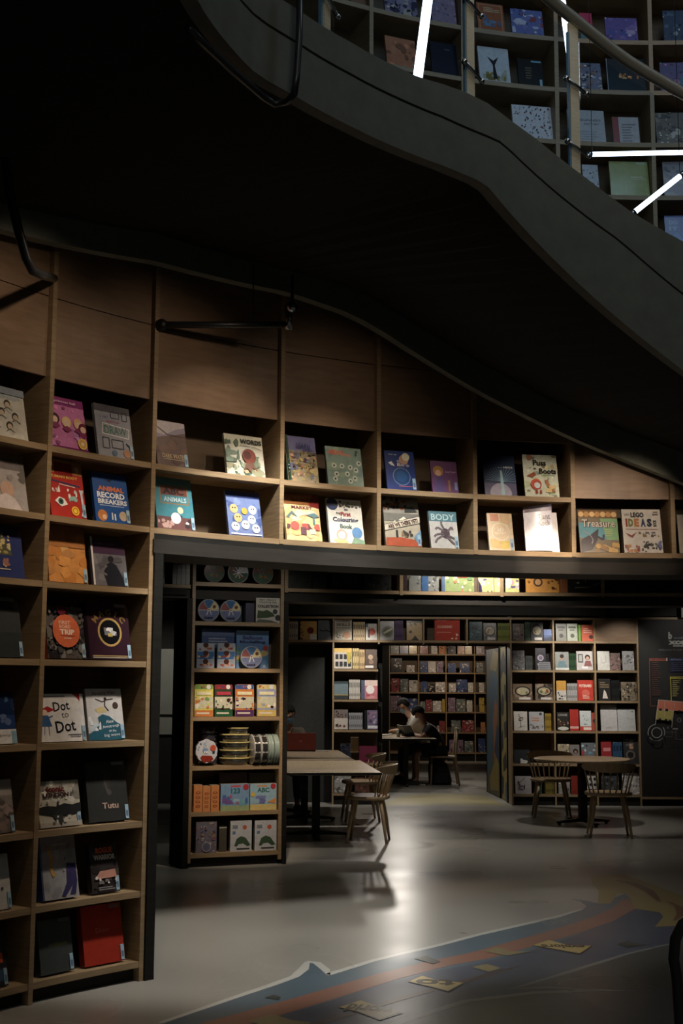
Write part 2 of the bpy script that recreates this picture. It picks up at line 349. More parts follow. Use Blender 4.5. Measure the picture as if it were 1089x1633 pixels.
m = M(); m.arc(-70, 55, 4.6, 4.9, 0, 8.2, 20); struct(m, 'wall_right', 'plaster_black')
m = M(); m.box((-4.6, 6.9, 0), (-4.45, 28, 3.06)); struct(m, 'wall_left', 'plaster_black')
m = M(); m.box((6.5, 6.5, 0), (6.65, 28, 3.06)); struct(m, 'wall_right', 'plaster_black')
YB = 17.42
XB = [onY(x, 1150, YB).x for x in (458, 531, 604, 676, 746, 816, 884.5, 951, 1019.5)]
ZT = onY(700, 984, YB).z; ZR = [onY(920, y, YB).z for y in (1022.5, 1069, 1117.6, 1166, 1218.6, 1267.5)]
m = M()
m.box((-4.45, YB+.33, 0), (XB[2]-.02, YB+.45, 3.06)); m.box((XB[5]+.06, YB+.33, 0), (6.5, YB+.45, 3.06)); m.box((XB[2]-.02, YB+.33, ZR[0]-.06), (XB[5], YB+.45, 3.06))
m.box((-4.45, YB+.02, ZT+.03), (6.5, YB+.33, 3.06)); m.box((-4.45, YB+.02, 0), (XB[0]-.03, YB+.33, ZT+.03))
struct(m, 'wall_back', 'plaster_black')
m = M(); m.box((XB[2]-.02, YB+.45, 0), (XB[2]+.06, 20.0, 3.06)); struct(m, 'wall_left', 'frame_dark')
m = M(); m.box((XB[5]+.15, YB+.45, 0), (XB[5]+.3, 19.9, 3.06)); m.box((XB[5]+.3, 19.7, 0), (6.5, 19.9, 3.06)); struct(m, 'wall_right', 'plaster_black')
m = M(); m.box((-4.45, 28.0, 0), (6.5, 28.15, 3.06)); struct(m, 'wall_back', 'plaster_black')
# lintel, fascia and jamb of the first arch
m = M(); m.arc(134.3, 64, RW+.005, 4.96, 2.385, 2.42, 44); struct(m, 'trim_1', 'frame_dark')
m = M(); m.arc(134.3, 64, RW-.012, 4.97, 2.306, 2.385, 44); struct(m, 'trim_2', 'fascia_dark')
m = M(); m.arc(134.19, 133.45, RW-.012, 4.97, 0, 2.306, 1); struct(m, 'trim_3', 'frame_dark')
m = M(); m.arc(134.3, 64, 4.88, 4.97, 2.42, 8.2, 44); m.arc(161, 134.2, 4.88, 4.97, 0, 8.2, 16); struct(m, 'wall_front', 'plaster_black')
# second ring: shelf beam over the inner arch
R2 = 8.25
m = M(); m.arc(121, 72, R2+.035, R2+.36, 2.33, 2.41, 44); struct(m, 'trim_4', 'fascia_dark')
m = M(); m.arc(121, 72, R2+.30, R2+.36, 2.41, 3.06, 44); struct(m, 'wall_inner', 'plaster_black')
# ================================================================ BOOKCASES
ZS = [.103, .469, .838, 1.273, 1.701, 2.103, 2.45, 2.815]; ZTOP = 3.186
ANG = [161.0, 152.2, 143.3, 134.38, 123.09, 114.48, 105.97, 97.46, 89.04, 80.6, 72.1, 64.0]
HW = .36      # half width of an upright in degrees
def ring_case(a0, a1, zs, z0, z1, R, dep, label, group, panels=(), name='bookcase', first=True, last=False, top=None, hw=HW, back='oak_back', prot=.0):
    am = (a0+a1)/2; t = thing(name, tuple(pol(R, am, z0)), label, 'bookcase', group)
    def part(nm, mt, fn):
        q = M(); fn(q); return q.build(nm, mt, t, world=True)
    if first: part('upright', 'oak', lambda q: q.arc(a0+hw/2, a0-hw/2, R-prot, R+dep, z0, z1, 1))
    if last: part('upright', 'oak', lambda q: q.arc(a1+hw/2, a1-hw/2, R-prot, R+dep, z0, z1, 1))
    for z in zs: part('shelf', 'oak', lambda q: q.arc(a0-hw/2, a1+hw/2, R+.004, R+dep-.012, z-.032, z, 5))
    if top: part('top_board', 'oak', lambda q: q.arc(a0-hw/2, a1+hw/2, R+.004, R+dep-.012, top, top+.032, 5))
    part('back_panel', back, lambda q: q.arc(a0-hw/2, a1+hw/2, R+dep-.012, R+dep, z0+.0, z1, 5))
    for p0, p1 in panels: part('front_panel', 'oak_panel', lambda q: q.arc(a0-hw/2-.02, a1+hw/2+.02, R+.035, R+.055, p0, p1, 5))
    return t
nm = ['left-hand bookcase cut by the photo edge', 'tall oak bookcase second from left, full of face-out books', 'wide oak bookcase over the arch beside the tall one', 'oak bookcase over the arch holding the colouring book',
      'oak bookcase over the arch holding the road-trip picture book', 'oak bookcase over the arch holding the bright curled white book', 'low single-row oak bookcase over the arch under the stair', 'oak bookcase over the arch at the right photo edge']
for i in range(1, 11):
    a0, a1 = ANG[i], ANG[i+1]
    full = i < 3
    lab = {1: 'tall curved oak bookcase at the left photo edge, mostly cut off', 2: 'tall curved oak bookcase left of the arch, reaching down to the floor',
           3: 'wide oak bookcase above the arch, next to the floor-high one', 4: 'oak bookcase above the arch holding the colouring book',
           5: 'oak bookcase above the arch holding the road-trip picture book', 6: 'oak bookcase above the arch holding the brightly lit white book',
           7: 'oak bookcase above the arch with only one row open, under the stair', 8: 'oak bookcase above the arch at the right photo edge'}.get(i)
    if i >= 9: continue
    zs = ZS if full else (ZS[6:] if i < 7 else ZS[6:7])
    z0 = 0 if full else 2.42
    pan = [(3.186, 3.62), (3.625, 4.46)] if i < 7 else [(2.815, 3.45), (3.455, 4.46)]
    tc = ring_case(a0, a1, zs, z0, 4.46, RW, .32, lab, 'curved oak bookcases of the front wall', pan, last=(i == 8))
    if i == 2:
        q = M(); q.arc(a1+HW/2, a1-HW/2, RW, RW+.32, 0, 2.4195, 1); q.build('upright', 'oak', tc, world=True)
m = M()
for i in (1, 2):
    m.arc(ANG[i]-.2, ANG[i+1]+.2, RW+.05, RW+.07, 0.002, .07, 5)
struct(m, 'baseboard_left', 'frame_dark')
ZU = [4.54, 4.92, 5.30, 5.68, 6.05, 6.43, 6.81]
UA = [a+.75 for a in ANG]
ul = {3: 'upper-floor oak bookcase at the left end of the glass balustrade', 4: 'upper-floor oak bookcase behind the thickest light tube', 5: 'upper-floor oak bookcase holding the whale-tail book',
      6: 'upper-floor oak bookcase behind the right glass post', 7: 'upper-floor oak bookcase holding the yellow-green book', 8: 'upper-floor oak bookcase at the right photo edge'}
for i in range(3, 9):
    ring_case(UA[i], UA[i+1], ZU, 4.50, 7.2, RW, .32, ul[i], 'upper-floor bookcases', last=(i == 8), top=7.17)
# second ring: tall narrow unit and the shelf over the inner arch
A2 = [121.0, 115.15, 114.55, 108.55, 108.0, 100.9, 94.3, 87.7, 81.0, 74.5]
ZM = [onz(0, 0, 0).z]
def z_on(px, py, R): return oncyl(px, py, R).z
ZM = [z_on(380, y, R2) for y in (1359, 1293.5, 1221, 1143, 1066, 992, 930)]
MT2 = thing('bookcase', tuple(pol(R2, 111.6, 0)), 'narrow oak bookcase with round boxes and toy packs behind the arch', 'bookcase')
def mpart(nm, mt, *args, n=4):
    q = M(); q.arc(*args, n); return q.build(nm, mt, MT2, world=True)
aL = math.degrees(atan2(*(lambda p: (p.y-CY, p.x-CX))(oncyl(305.5, 1200, R2)))); aR = math.degrees(atan2(*(lambda p: (p.y-CY, p.x-CX))(oncyl(446.5, 1200, R2))))
mpart('side_frame', 'frame_dark', aL+.52, aL+.16, R2-.02, R2+.34, 0, 2.33, n=1); mpart('side_frame', 'frame_dark', aR-.16, aR-.42, R2-.02, R2+.34, 0, 2.33, n=1)
mpart('upright', 'oak', aL+.15, aL-.06, R2, R2+.34, .04, 2.8, n=1); mpart('upright', 'oak', aR+.06, aR-.15, R2, R2+.34, .04, 2.8, n=1)
for z in ZM: mpart('shelf', 'oak', aL-.06, aR+.06, R2+.005, R2+.31, z-.035, z)
mpart('back_panel', 'oak_back', aL-.06, aR+.06, R2+.31, R2+.325, .04, 2.8)
mpart('kickboard', 'frame_dark', aL-.06, aR+.06, R2+.04, R2+.06, 0, .07)
RA = [118.3, aL+.15, None, aR-.3, 100.9, 94.2, 87.55, 81.0, 74.5]
rl = ['dim oak shelf bay left of the narrow bookcase, above the dark doorway', None, None, 'dim oak shelf bay over the inner arch, right of the narrow bookcase', 'oak shelf bay over the inner arch where grey and green books stand',
      'brightly lit oak shelf bay over the inner arch', 'dark oak shelf bay over the inner arch toward the right edge', 'dark oak shelf bay over the inner arch at the right edge']
for i in (0, 3, 4, 5, 6, 7):
    ring_case(RA[i], RA[i+1], [2.45], 2.41, 2.95, R2, .30, rl[i], 'shelf bays over the inner arch', name='shelf_bay', hw=.22, top=2.86, last=(i in (7,)))
m = M(); m.arc(119.2, 118.6, R2-.02, R2+.36, 0, 2.41, 1); m.arc(118.6, aL+.5, R2-.0, R2+.36, 2.36, 2.42, 2); struct(m, 'trim_5', 'frame_dark')
# planar bookcases of the back wall and the far room
def flat_case(x0, x1, Y, zs, z0, z1, dep, label, group, th=.022, left=True, right=False, panel=None, kick=True, name='bookcase', back='oak_back'):
    t = thing(name, ((x0+x1)/2, Y, z0), label, 'bookcase', group)
    def part(nm, mt, a, b):
        q = M(); q.box(a, b); return q.build(nm, mt, t, world=True)
    if left: part('upright', 'oak', (x0-th/2, Y, z0), (x0+th/2, Y+dep, z1))
    if right: part('upright', 'oak', (x1-th/2, Y, z0), (x1+th/2, Y+dep, z1))
    for z in zs: part('shelf', 'oak', (x0+th/2, Y+.004, z-.028), (x1-th/2, Y+dep-.012, z))
    part('top_board', 'oak', (x0+th/2, Y+.0, z1-.028), (x1-th/2, Y+dep-.012, z1))
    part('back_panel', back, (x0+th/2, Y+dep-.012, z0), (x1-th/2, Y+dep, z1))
    if kick and z0 < .01: part('kickboard', 'frame_dark', (x0+th/2, Y+.03, 0), (x1-th/2, Y+.05, zs[-1]-.03))
    if panel: part('closed_panel', 'oak_panel', (x0+th/2, Y+.006, panel[0]), (x1-th/2, Y+.026, panel[1]))
    return t
bl = ['shallow oak shelf box above the dark recess by the laptop user', 'tall oak bookcase left of the doorway to the reading room', 'oak shelf box above the doorway, left end, by the purple spines', 'oak shelf box above the doorway holding the big red box set',
      'oak shelf box above the painted folding door', 'tall oak bookcase just right of the painted folding door', 'middle tall oak bookcase behind the round table', 'tall oak bookcase beside the black wall directory, with a closed top panel']
for i in range(8):
    full = i in (1, 5, 6, 7)
    flat_case(XB[i], XB[i+1], YB, ZR if full else ZR[:1], 0 if full else ZR[0]-.05, ZT, .32, bl[i], 'oak bookcases of the back wall', right=(i in (7,)), panel=(ZR[0], ZT-.028) if i == 7 else None)
for x in (0, 5):
    pass
YF = 27.4
XF = [onY(x, 1150, YF).x for x in (621, 667.6, 711.7, 757.7, 803)]
ZF = [onY(700, y, YF).z for y in (1043, 1072.6, 1104, 1135, 1167.6, 1200)]
fl_ = ['far-room oak bookcase behind the reader in white', 'far-room oak bookcase between the two readers', 'far-room oak bookcase behind the empty chair back', 'far-room oak bookcase half hidden by the painted door']
for i in range(4):
    flat_case(XF[i], XF[i+1], YF, ZF, 0, ZF[0]+.42, .3, fl_[i], 'bookcases of the far reading room', right=(i == 3))
m = M(); m.box((XF[0]-.45, YF-.1, 0), (XF[0]-.03, YF+.1, 3.06)); struct(m, 'trim_6', 'frame_dark')
# ================================================================ STAIRCASE
def table(tb):
    tb = sorted(tb)
    def f(a):
        if a <= tb[0][0]: return tb[0][1]
        for (x0, y0), (x1, y1) in zip(tb, tb[1:]):
            if a <= x1: return y0+(y1-y0)*(a-x0)/(x1-x0)
        return tb[-1][1]
    return f
o_lo = table([(60, 2.06), (102, 3.105), (109.5, 3.3), (121.4, 3.605), (131, 3.845), (133.5, 3.85), (240, 3.85)])
o_gr = table([(60, 2.5), (101.6, 3.484), (110.1, 3.721), (119.8, 3.91), (128, 4.07), (131, 4.075), (152, 4.074), (240, 4.075)])
o_tp = table([(60, 2.95), (101.4, 3.756), (108.2, 3.874), (115.4, 4.022), (123, 4.155), (130, 4.235), (134, 4.245), (142, 4.215), (240, 4.21)])
o_r = table([(60, 2.25), (131, 2.25), (138, 2.26), (145, 2.31), (152, 2.37), (160, 2.46), (165, 2.54), (177, 2.62), (200, 2.6), (240, 2.4)])
i_lo = table([(60, 1.9), (80, 2.58), (88.5, 2.895), (98, 3.184), (106.4, 3.465), (116, 3.823), (119, 3.89), (123.6, 3.94), (135.7, 3.93), (147, 3.825), (150, 3.8), (240, 3.8)])
i_up = table([(60, 2.1), (80, 2.79), (88.5, 3.10), (98.7, 3.386), (110, 3.787), (117, 4.03), (121, 4.07), (136, 4.09), (150, 3.93), (240, 3.93)])
st = thing('staircase', tuple(pol(3.3, 131, 3.9)), 'dark curved staircase with a flat landing, overhanging the book wall', 'staircase')
def spart(nm, mt, fn):
    q = M(); fn(q); return q.build(nm, mt, st, world=True)
spart('outer_stringer', 'stringer_grey', lambda q: q.arc(62, 238, o_r, lambda a: o_r(a)+.06, o_lo, lambda a: o_gr(a)-.006, 90))
spart('stringer_cap', 'stringer_grey', lambda q: q.arc(62, 238, lambda a: o_r(a)+.0, lambda a: o_r(a)+.06, lambda a: o_gr(a)+.006, o_tp, 90))
spart('seam', 'seam', lambda q: q.arc(62, 238, lambda a: o_r(a)+.012, lambda a: o_r(a)+.05, lambda a: o_gr(a)-.006, lambda a: o_gr(a)+.006, 90))
spart('inner_stringer', 'stringer_grey_lit', lambda q: q.arc(62, 238, 4.40, 4.47, i_lo, lambda a: i_up(a)+.22, 90))
def soff(q):
    n = 88; vs = []
    for i in range(n+1):
        a = 62+176*i/n
        vs += [pol(o_r(a)+.06, a, o_lo(a)+.05), pol(4.40, a, i_up(a)), pol(4.40, a, i_up(a)+.08), pol(o_r(a)+.06, a, o_lo(a)+.13)]
    fs = [(4*i+j, 4*i+(j+1) % 4, 4*i+4+(j+1) % 4, 4*i+4+j) for i in range(n) for j in range(4)]
    q.mesh(vs, fs)
spart('soffit', 'soffit_black', soff)
def treads(q):
    n = 24
    for k in range(n):
        a = 131-2.8*k; b = a-2.86
        zo = o_gr(b)-.04; zi = i_up(b)+.13
        vs = [pol(o_r(x)+.06, x, zo+d) for x in (a, b) for d in (0, .035)]+[pol(4.40, x, zi+d) for x in (a, b) for d in (0, .035)]
        q.mesh(vs, [(0, 1, 3, 2), (4, 6, 7, 5), (0, 4, 5, 1), (2, 3, 7, 6), (1, 5, 7, 3), (0, 2, 6, 4)])
    q.arc(131, 238, lambda a: o_r(a)+.06, 4.40, 4.14, 4.2, 40)
spart('treads', 'soffit_black', treads)
# glass balustrade on the outer stringer
bal = thing('glass_balustrade', tuple(pol(2.3, 125, o_tp(125))), 'glass balustrade with tan metal posts and round handrail on the stair', 'balustrade')
def bpart(nm, mt, fn, parent=bal):
    q = M(); fn(q); return q.build(nm, mt, parent, world=True)
PA = [atan2(p.y-CY, p.x-CX)*180/pi for p in (oncyl(545, 60, 2.36), oncyl(758, 150, 2.25), oncyl(924, 277, 2.25))]
PA.append(PA[2]-18.5); PA.insert(0, PA[0]+18)
def rtop(a): return o_tp(a)+(.86 if a > 128 else .80)
for k, a in enumerate(PA):
    r = o_r(a)+.03; w = .026/r*180/pi
    ps = bpart('post', 'brass_post', lambda q: q.arc(a+w, a-w, r-.006, r+.012, o_tp(a)-.06, rtop(a)-.02, 1))
    for dz in (.12, .44):
        def clip(q):
            c = pol(r-.02, a, o_tp(a)+dz); d = (pol(r, a-3)-pol(r, a+3)).normalized()
            q.tube([c-d*.055+Vector((0, 0, .03)), c-d*.05+Vector((0, 0, .03)), c+d*.05-Vector((0, 0, .018)), c+d*.055-Vector((0, 0, .018))], [.004, .009, .009, .004], 8)
            q.ell(c-d*.06+Vector((0, 0, .033)), (.015, .015, .015), n=10, k=6); q.ell(c+d*.06-Vector((0, 0, .021)), (.014, .014, .014), n=10, k=6)
        bpart('glass_clamp', 'steel', clip, ps)
for a0, a1 in zip(PA, PA[1:]+[PA[-1]-14]):
    g0 = a0-.9; g1 = a1+.9
    gp = bpart('glass_panel', 'glass', lambda q: q.arc(g0, g1, lambda a: o_r(a)+.024, lambda a: o_r(a)+.036, lambda a: o_tp(a)+.005, lambda a: rtop(a)-.09, 8))
    bpart('polished_edge', 'glass_edge', lambda q: q.arc(g1+.06, g1-.14, lambda a: o_r(a)+.023, lambda a: o_r(a)+.037, lambda a: o_tp(a)+.005, lambda a: rtop(a)-.09, 1), gp)
bpart('handrail', 'rail_metal', lambda q: q.tube([pol(o_r(a)+.02, a, rtop(a)) for a in [x*2.0 for x in range(38, 84)]], .03, 14))
# light tubes hanging in the stair void
TUB = [((686, -30), (664, 140), 3.0, .026, 'thick glowing light tube hanging left of the middle glass post'), ((894, -20), (909, 96), 3.4, .018, 'short glowing light tube hanging beside the right glass post'),
       ((944, 246), (1092, 243), 3.6, .014, 'thin horizontal light tube to the right of the right glass post'), ((1084, 281), (1012, 338), 3.0, .015, 'slanting light tube rising from the stair edge at right')]
for (p0, p1, R, rr, lab) in TUB:
    A = oncyl(*p0, R); B = oncyl(*p1, R)
    t = thing('light_tube', tuple((A+B)/2), lab, 'light', 'glowing light tubes')
    q = M(); q.tube([A, A.lerp(B, .5), B], rr, 12); q.build('glowing_tube', 'tube_light', t, world=True)
    d = (B-A).normalized(); q = M(); q.tube([A-d*.03, A], rr*1.15, 12); q.build('end_cap', 'steel', t, world=True)
    q = M(); q.tube([B, B+d*.03], rr*1.15, 12); q.build('end_cap', 'steel', t, world=True)
    for E_ in (A,):
        q = M(); q.tube([E_, Vector((E_.x, E_.y, 8.2))], .002, 5); q.build('hanging_wire', 'iron', t, world=True)
# black pipes and spotlight under the stair
def onr(px, py, R): return oncyl(px, py, R)
P0 = onr(258, 518, RW-.02); P1 = onr(460, 518, 4.2)
pp = thing('conduit_pipe', tuple(P0), 'black horizontal pipe with end clamp in front of the upper wood panels', 'pipe')
q = M(); q.tube([P0, P0.lerp(P1, .5), P1], .02, 12); q.build('pipe', 'pipe_black', pp, world=True)
q = M(); q.ell(P0, (.035, .035, .035), n=12, k=8); q.build('wall_flange', 'iron', pp, world=True)
Q = onr(403, 516, 4.26); q = M(); q.tube([Q, Q+Vector((0, 0, .35))], .004, 6); q.build('hanger_rod', 'iron', pp, world=True)
q = M(); q.tube([P1-Vector((0, 0, .03)), P1+Vector((0, 0, .12))], .022, 12); q.build('clamp', 'steel', pp, world=True)
sl = thing('spotlight', tuple(P1+Vector((.02, 0, .06))), 'small black clamp spotlight at the right end of the horizontal pipe', 'light')
q = M(); T = Matrix.Translation(P1+Vector((.02, -.03, .1))) @ Matrix.Rotation(1.9, 4, 'X'); q.lathe([(.0, -.05), (.03, -.05), (.034, .03), (.03, .05)], 16, T); q.build('lamp_head', 'iron', sl, world=True)
q = M(); q.lathe([(.0, .05), (.026, .051), (.028, .046)], 16, T); q.build('lens', 'steel', sl, world=True)
q = M(); q.tube([P1+Vector((.02, 0, .1)), P1+Vector((.02, 0, .3))], .01, 8); q.build('bracket', 'iron', sl, world=True)
pts = [onr(*p, 4.0) for p in ((2, 200), (14, 300), (30, 370), (42, 412), (52, 432), (66, 438))]+[onr(86, 444, RW-.03)]
q = M(); q.tube(pts, [.022]*7, 12); tag(q.build('conduit_pipe', 'pipe_black', loc=tuple(pts[-1])), 'bent black pipe dropping from the stair to the wall at the left edge', 'pipe')
pts = [onr(*p, o_r(160)-.05) for p in ((478, -40), (477, 60), (473, 120), (469, 150))]+[onz(*p, 3.80) for p in ((458, 162), (438, 166), (420, 155), (370, 112), (325, 70), (300, 45))]
q = M(); q.tube(pts, [.014]*len(pts), 12); tag(q.build('conduit_pipe', 'pipe_black', loc=tuple(pts[0])), 'thin dark pipe hooking under the stair landing at the top', 'pipe')
# ================================================================ BOOKS
def frame_cyl(R):
    def f(px, py, z):
        # point of the curved wall seen at (px, py), taken at height z
        lo, hi = 60.0, 165.0
        for _ in range(40):
            a = (lo+hi)/2
            if proj(pol(R, a, z))[0] > px: lo = a
            else: hi = a
        n = -Vector((cos(radians(a)), sin(radians(a)), 0)); t = Vector((sin(radians(a)), -cos(radians(a)), 0))
        return pol(R, a, z), t, n
    return f
def frame_flat(Y):
    def f(px, py, z):
        p = onY(px, py, Y); return Vector((p.x, Y, z)), Vector((1, 0, 0)), Vector((0, -1, 0))
    return f
USED = set(); OVER = []
def place(sf, z, x0, x1, ytop, lean, pymid):
    a, _, _ = sf(x0, pymid, z); b, _, _ = sf(x1, pymid, z); c, t, n = sf((x0+x1)/2, pymid, z)
    t = (b-a).normalized(); t.z = 0; n = Vector((t.y, -t.x, 0)); w = (b-a).length
    lo, hi = .02, .6
    for _ in range(30):
        h = (lo+hi)/2; y = proj(c+Vector((0, 0, h*cos(lean)))-n*h*sin(lean))[1]
        if y > ytop: lo = h
        else: hi = h
    up = Vector((0, 0, cos(lean)))-n*sin(lean); out = n*cos(lean)+Vector((0, 0, sin(lean)))
    T = Matrix(((t.x, -out.x, up.x, c.x), (t.y, -out.y, up.y, c.y), (t.z, -out.z, up.z, c.z), (0, 0, 0, 1)))
    return T, w, h     # local axes: x right, y into the book, z up the cover
def darker(c, k=.6): return tuple(v*k for v in c)
def book(sf, z, x0, x1, ytop, base, art, label, group, lean=.2, th=.018, pymid=1000, big=False, spine=None, sticker=False, matn='print', cat='book', zoff=None, name='book', back=None):
    T, w, h = place(sf, z, x0, x1, ytop, lean, pymid)
    m = M(); b = lin(base); sp = lin(spine or darker(base, .8)); asp = w/h
    lift = th*sin(lean)+.0015
    T = Matrix.Translation((0, 0, lift)) @ T
    if big:
        m.box((-w/2, 0, 0), (w/2, .0022, h), b); m.box((-w/2, th-.0022, 0), (w/2, th, h), sp); m.box((-w/2, .0022, 0), (-w/2+.0025, th-.0022, h), sp)
    else:
        m.box((-w/2, 0, 0), (w/2, th, h), b)
        pg = lin((205, 196, 178)); m.face([(w/2+.0002, .001, .002), (w/2+.0002, th-.001, .002), (w/2+.0002, th-.001, h-.002), (w/2+.0002, .001, h-.002)], pg)
        m.face([(-w/2+.002, .001, h+.0002), (w/2-.002, .001, h+.0002), (w/2-.002, th-.001, h+.0002), (-w/2+.002, th-.001, h+.0002)], pg)
    A = Art(m, lambda u, v, k: ((u-.5)*w, -.00015*k-.0001, v*h), asp)
    if art: art(A)
    o = m.build(name, matn); o.matrix_world = T
    if label in USED: OVER.append(label)
    USED.add(label); tag(o, label, cat, group)
    if big:
        p = M(); p.box((-w/2+.003, .0023, .004), (w/2-.004, th-.0023, h-.004)); p.build('page_block', 'paper', o)
    if sticker:
        p = M(); s0 = w/2-.028; p.face([(s0, -.006, .006), (s0+.022, -.006, .006), (s0+.022, -.006, .006+.075), (s0, -.006, .081)], lin((150, 185, 205)))
        p.face([(s0, -.0058, .081), (s0+.022, -.0058, .081), (s0+.022, -.0001, .083), (s0, -.0001, .083)], lin((150, 185, 205)))
        p.face([(s0+.004, -.0062, .02), (s0+.018, -.0062, .02), (s0+.018, -.0062, .05), (s0+.004, -.0062, .05)], lin((90, 120, 150))); p.build('price_sticker', 'print', o)
    return o
W_ = frame_cyl(RW+.045)
def lines(A, x0, y0, x1, y1, n, col, seed=1, h=.45):
    r = random.Random(seed); dy = (y1-y0)/n
    for i in range(n): A.r(x0, y0+dy*i, x0+(x1-x0)*r.uniform(.55, 1), y0+dy*(i+h), col)
def photo(cols, n=26, seed=0, x0=.0, y0=.0, x1=1., y1=1., a=.04, b=.15):
    def f(A):
        r = random.Random(seed); A.blobs(n, cols, x0, y0, x1, y1, a, b, r)
        c2 = [tuple(min(255, int(v*k)) for v in c) for c in cols for k in (.72, 1.22)]; A.blobs(int(n*1.6), c2, x0, y0, x1, y1, a*.35, b*.4, r)
    return f
def calm(cols, n=26, seed=0, x0=.0, y0=.0, x1=1., y1=1., a=.04, b=.15): return lambda A: A.blobs(n, cols, x0, y0, x1, y1, a, b, random.Random(seed))
K = (30, 28, 30); WH = (232, 230, 224)
# --- art of the big face-out books
def a_pale(A):
    calm([(196, 190, 172), (214, 210, 196), (170, 178, 180)], 14, 3)(A)
    for x, y in ((.3, .62), (.6, .68), (.45, .5), (.75, .45), (.3, .3), (.6, .25)): A.e(x, y, .07, (70, 60, 50)); A.e(x, y-.03, .055, (205, 180, 150)); A.line([(x-.08, y-.12), (x, y-.07), (x+.1, y-.13)], .012, (60, 60, 60))
    A.r(0, .86, 1, 1, (140, 150, 160))
def a_portrait(A):
    A.r(0, .7, 1, 1, (120, 110, 108)); calm([(150, 140, 135), (170, 160, 150), (110, 105, 100)], 16, 4, y0=.35)(A)
    A.t('STORYTELLER', .5, .85, .7, .07, (90, 80, 76)); A.e(.55, .34, .16, (200, 160, 135)); A.poly([(.2, 0), (.3, .2), (.5, .27), (.7, .2), (.85, 0)], (214, 200, 196)); A.blobs(8, [(120, 130, 150), (160, 165, 175)], 0, 0, .3, .35, .05, .1, random.Random(2))
def a_gold(A):
    A.t('♕', .5, .8, .1, .1, (190, 160, 90)); A.poly([(.5, .85), (.25, .42), (.75, .42)], (80, 85, 60)); A.blobs(14, [(170, 150, 90), (90, 90, 60), (200, 180, 120)], .3, .4, .7, .8, .03, .06, random.Random(5))
    A.blobs(6, [(150, 100, 90), (190, 150, 110)], .35, .18, .65, .36, .04, .07, random.Random(6)); A.r(.35, .14, .65, .16, (180, 170, 150))
def a_pinkgirls(A):
    A.r(0, .84, 1, 1, (150, 50, 120)); photo([(226, 130, 190), (210, 110, 170), (190, 130, 190)], 16, 8, y1=.84)(A)
    for x, y, h in ((.13, .56, (70, 30, 40)), (.45, .52, (235, 200, 130)), (.78, .52, (235, 180, 120)), (.9, .44, (120, 40, 60))): A.e(x, y, .13, h); A.e(x, y-.02, .08, (240, 200, 170)); A.poly([(x-.14, y-.14), (x, y-.07), (x+.14, y-.14), (x, y-.2)], (150, 50, 100))
    A.t('princess ball', .45, .9, .6, .06, (240, 190, 220)); A.ring(.84, .14, .13, .03, (250, 220, 90), (244, 170, 80)); A.e(.84, .14, .05, (250, 230, 180)); A.r(0, 0, 1, .03, (120, 20, 90))
def a_draw(A):
    A.r(0, .86, 1, 1, (86, 84, 90)); A.line([(.16, .44), (.9, .4), (.93, .58), (.2, .64), (.16, .44)], .018, (238, 236, 230)); A.t('DRAW', .54, .52, .62, .15, (40, 120, 90), bold=.0)
    A.t('I can', .25, .77, .2, .06, (120, 110, 160)); A.t('learn to', .5, .69, .34, .05, (180, 90, 130))
    for a, b, c, d in ((.45, .76, .68, .88), (.76, .74, .9, .9), (.15, .16, .33, .36), (.4, .18, .72, .34)): A.line([(a, b), (c, b), (c, d), (a, d), (a, b)], .016, (60, 60, 70))
    A.e(.8, .1, .1, (190, 130, 90)); A.e(.45, .08, .07, (80, 110, 140)); A.line([(.8, .3), (.95, .2)], .03, (40, 40, 60))
def a_redsci(A):
    A.r(0, .76, 1, 1, (190, 130, 60)); A.r(.2, .72, .72, .95, (150, 26, 24)); A.e(.13, .9, .06, (230, 210, 170)); A.e(.85, .86, .07, (230, 210, 170)); A.t('HUMAN BODY', .45, .7, .8, .05, (230, 190, 80)); A.line([(.1, .62), (.9, .56)], .035, (60, 60, 110)); A.line([(.3, .57), (.75, .54)], .02, (230, 220, 210))
    A.blobs(8, [(235, 225, 215), (200, 190, 190)], .08, .42, .3, .54, .03, .07, random.Random(2)); A.blobs(10, [(190, 205, 200), (150, 190, 180), (230, 230, 220)], .5, .28, .78, .5, .04, .09, random.Random(4))
    A.poly([(.12, .26), (.25, .34), (.4, .31), (.48, .22), (.3, .17)], (238, 232, 222)); A.e(.29, .26, .075, (60, 100, 90)); A.e(.29, .26, .035, K)
    A.ring(.68, .12, .11, .03, (250, 205, 40), (230, 120, 40)); A.e(.68, .12, .05, (250, 215, 60)); A.poly([(.83, .5), (.97, .5), (.93, .43), (.95, .1), (.98, .04), (.84, .04), (.88, .12), (.87, .42)], (205, 205, 215))
def a_animalrec(A):
    A.poly([(.3, .9), (.45, .86), (.6, .9), (.5, .82)], (10, 20, 40)); A.t('ANIMAL', .52, .68, .76, .1, (235, 120, 60), bold=.04); A.t('RECORD', .5, .55, .8, .12, (236, 240, 246), bold=.04); A.t('BREAKERS', .53, .42, .84, .1, (225, 232, 240), bold=.04)
    A.r(.15, .33, .85, .345, (170, 190, 220)); A.e(.2, .13, .14, (200, 120, 60)); A.e(.25, .1, .06, (230, 190, 150)); A.e(.8, .15, .12, (190, 170, 140)); A.r(.46, .06, .5, .2, (200, 210, 220)); A.r(.54, .05, .58, .18, (220, 220, 220))
def a_orangemap(A): calm([(226, 150, 70), (204, 126, 54), (216, 164, 96), (196, 132, 70)], 26, 9, a=.1, b=.22)(A); A.r(0, .62, 1, 1, (176, 112, 56)); A.blobs(5, [(190, 122, 62), (168, 104, 50)], 0, .64, 1, 1, .1, .2, random.Random(2))
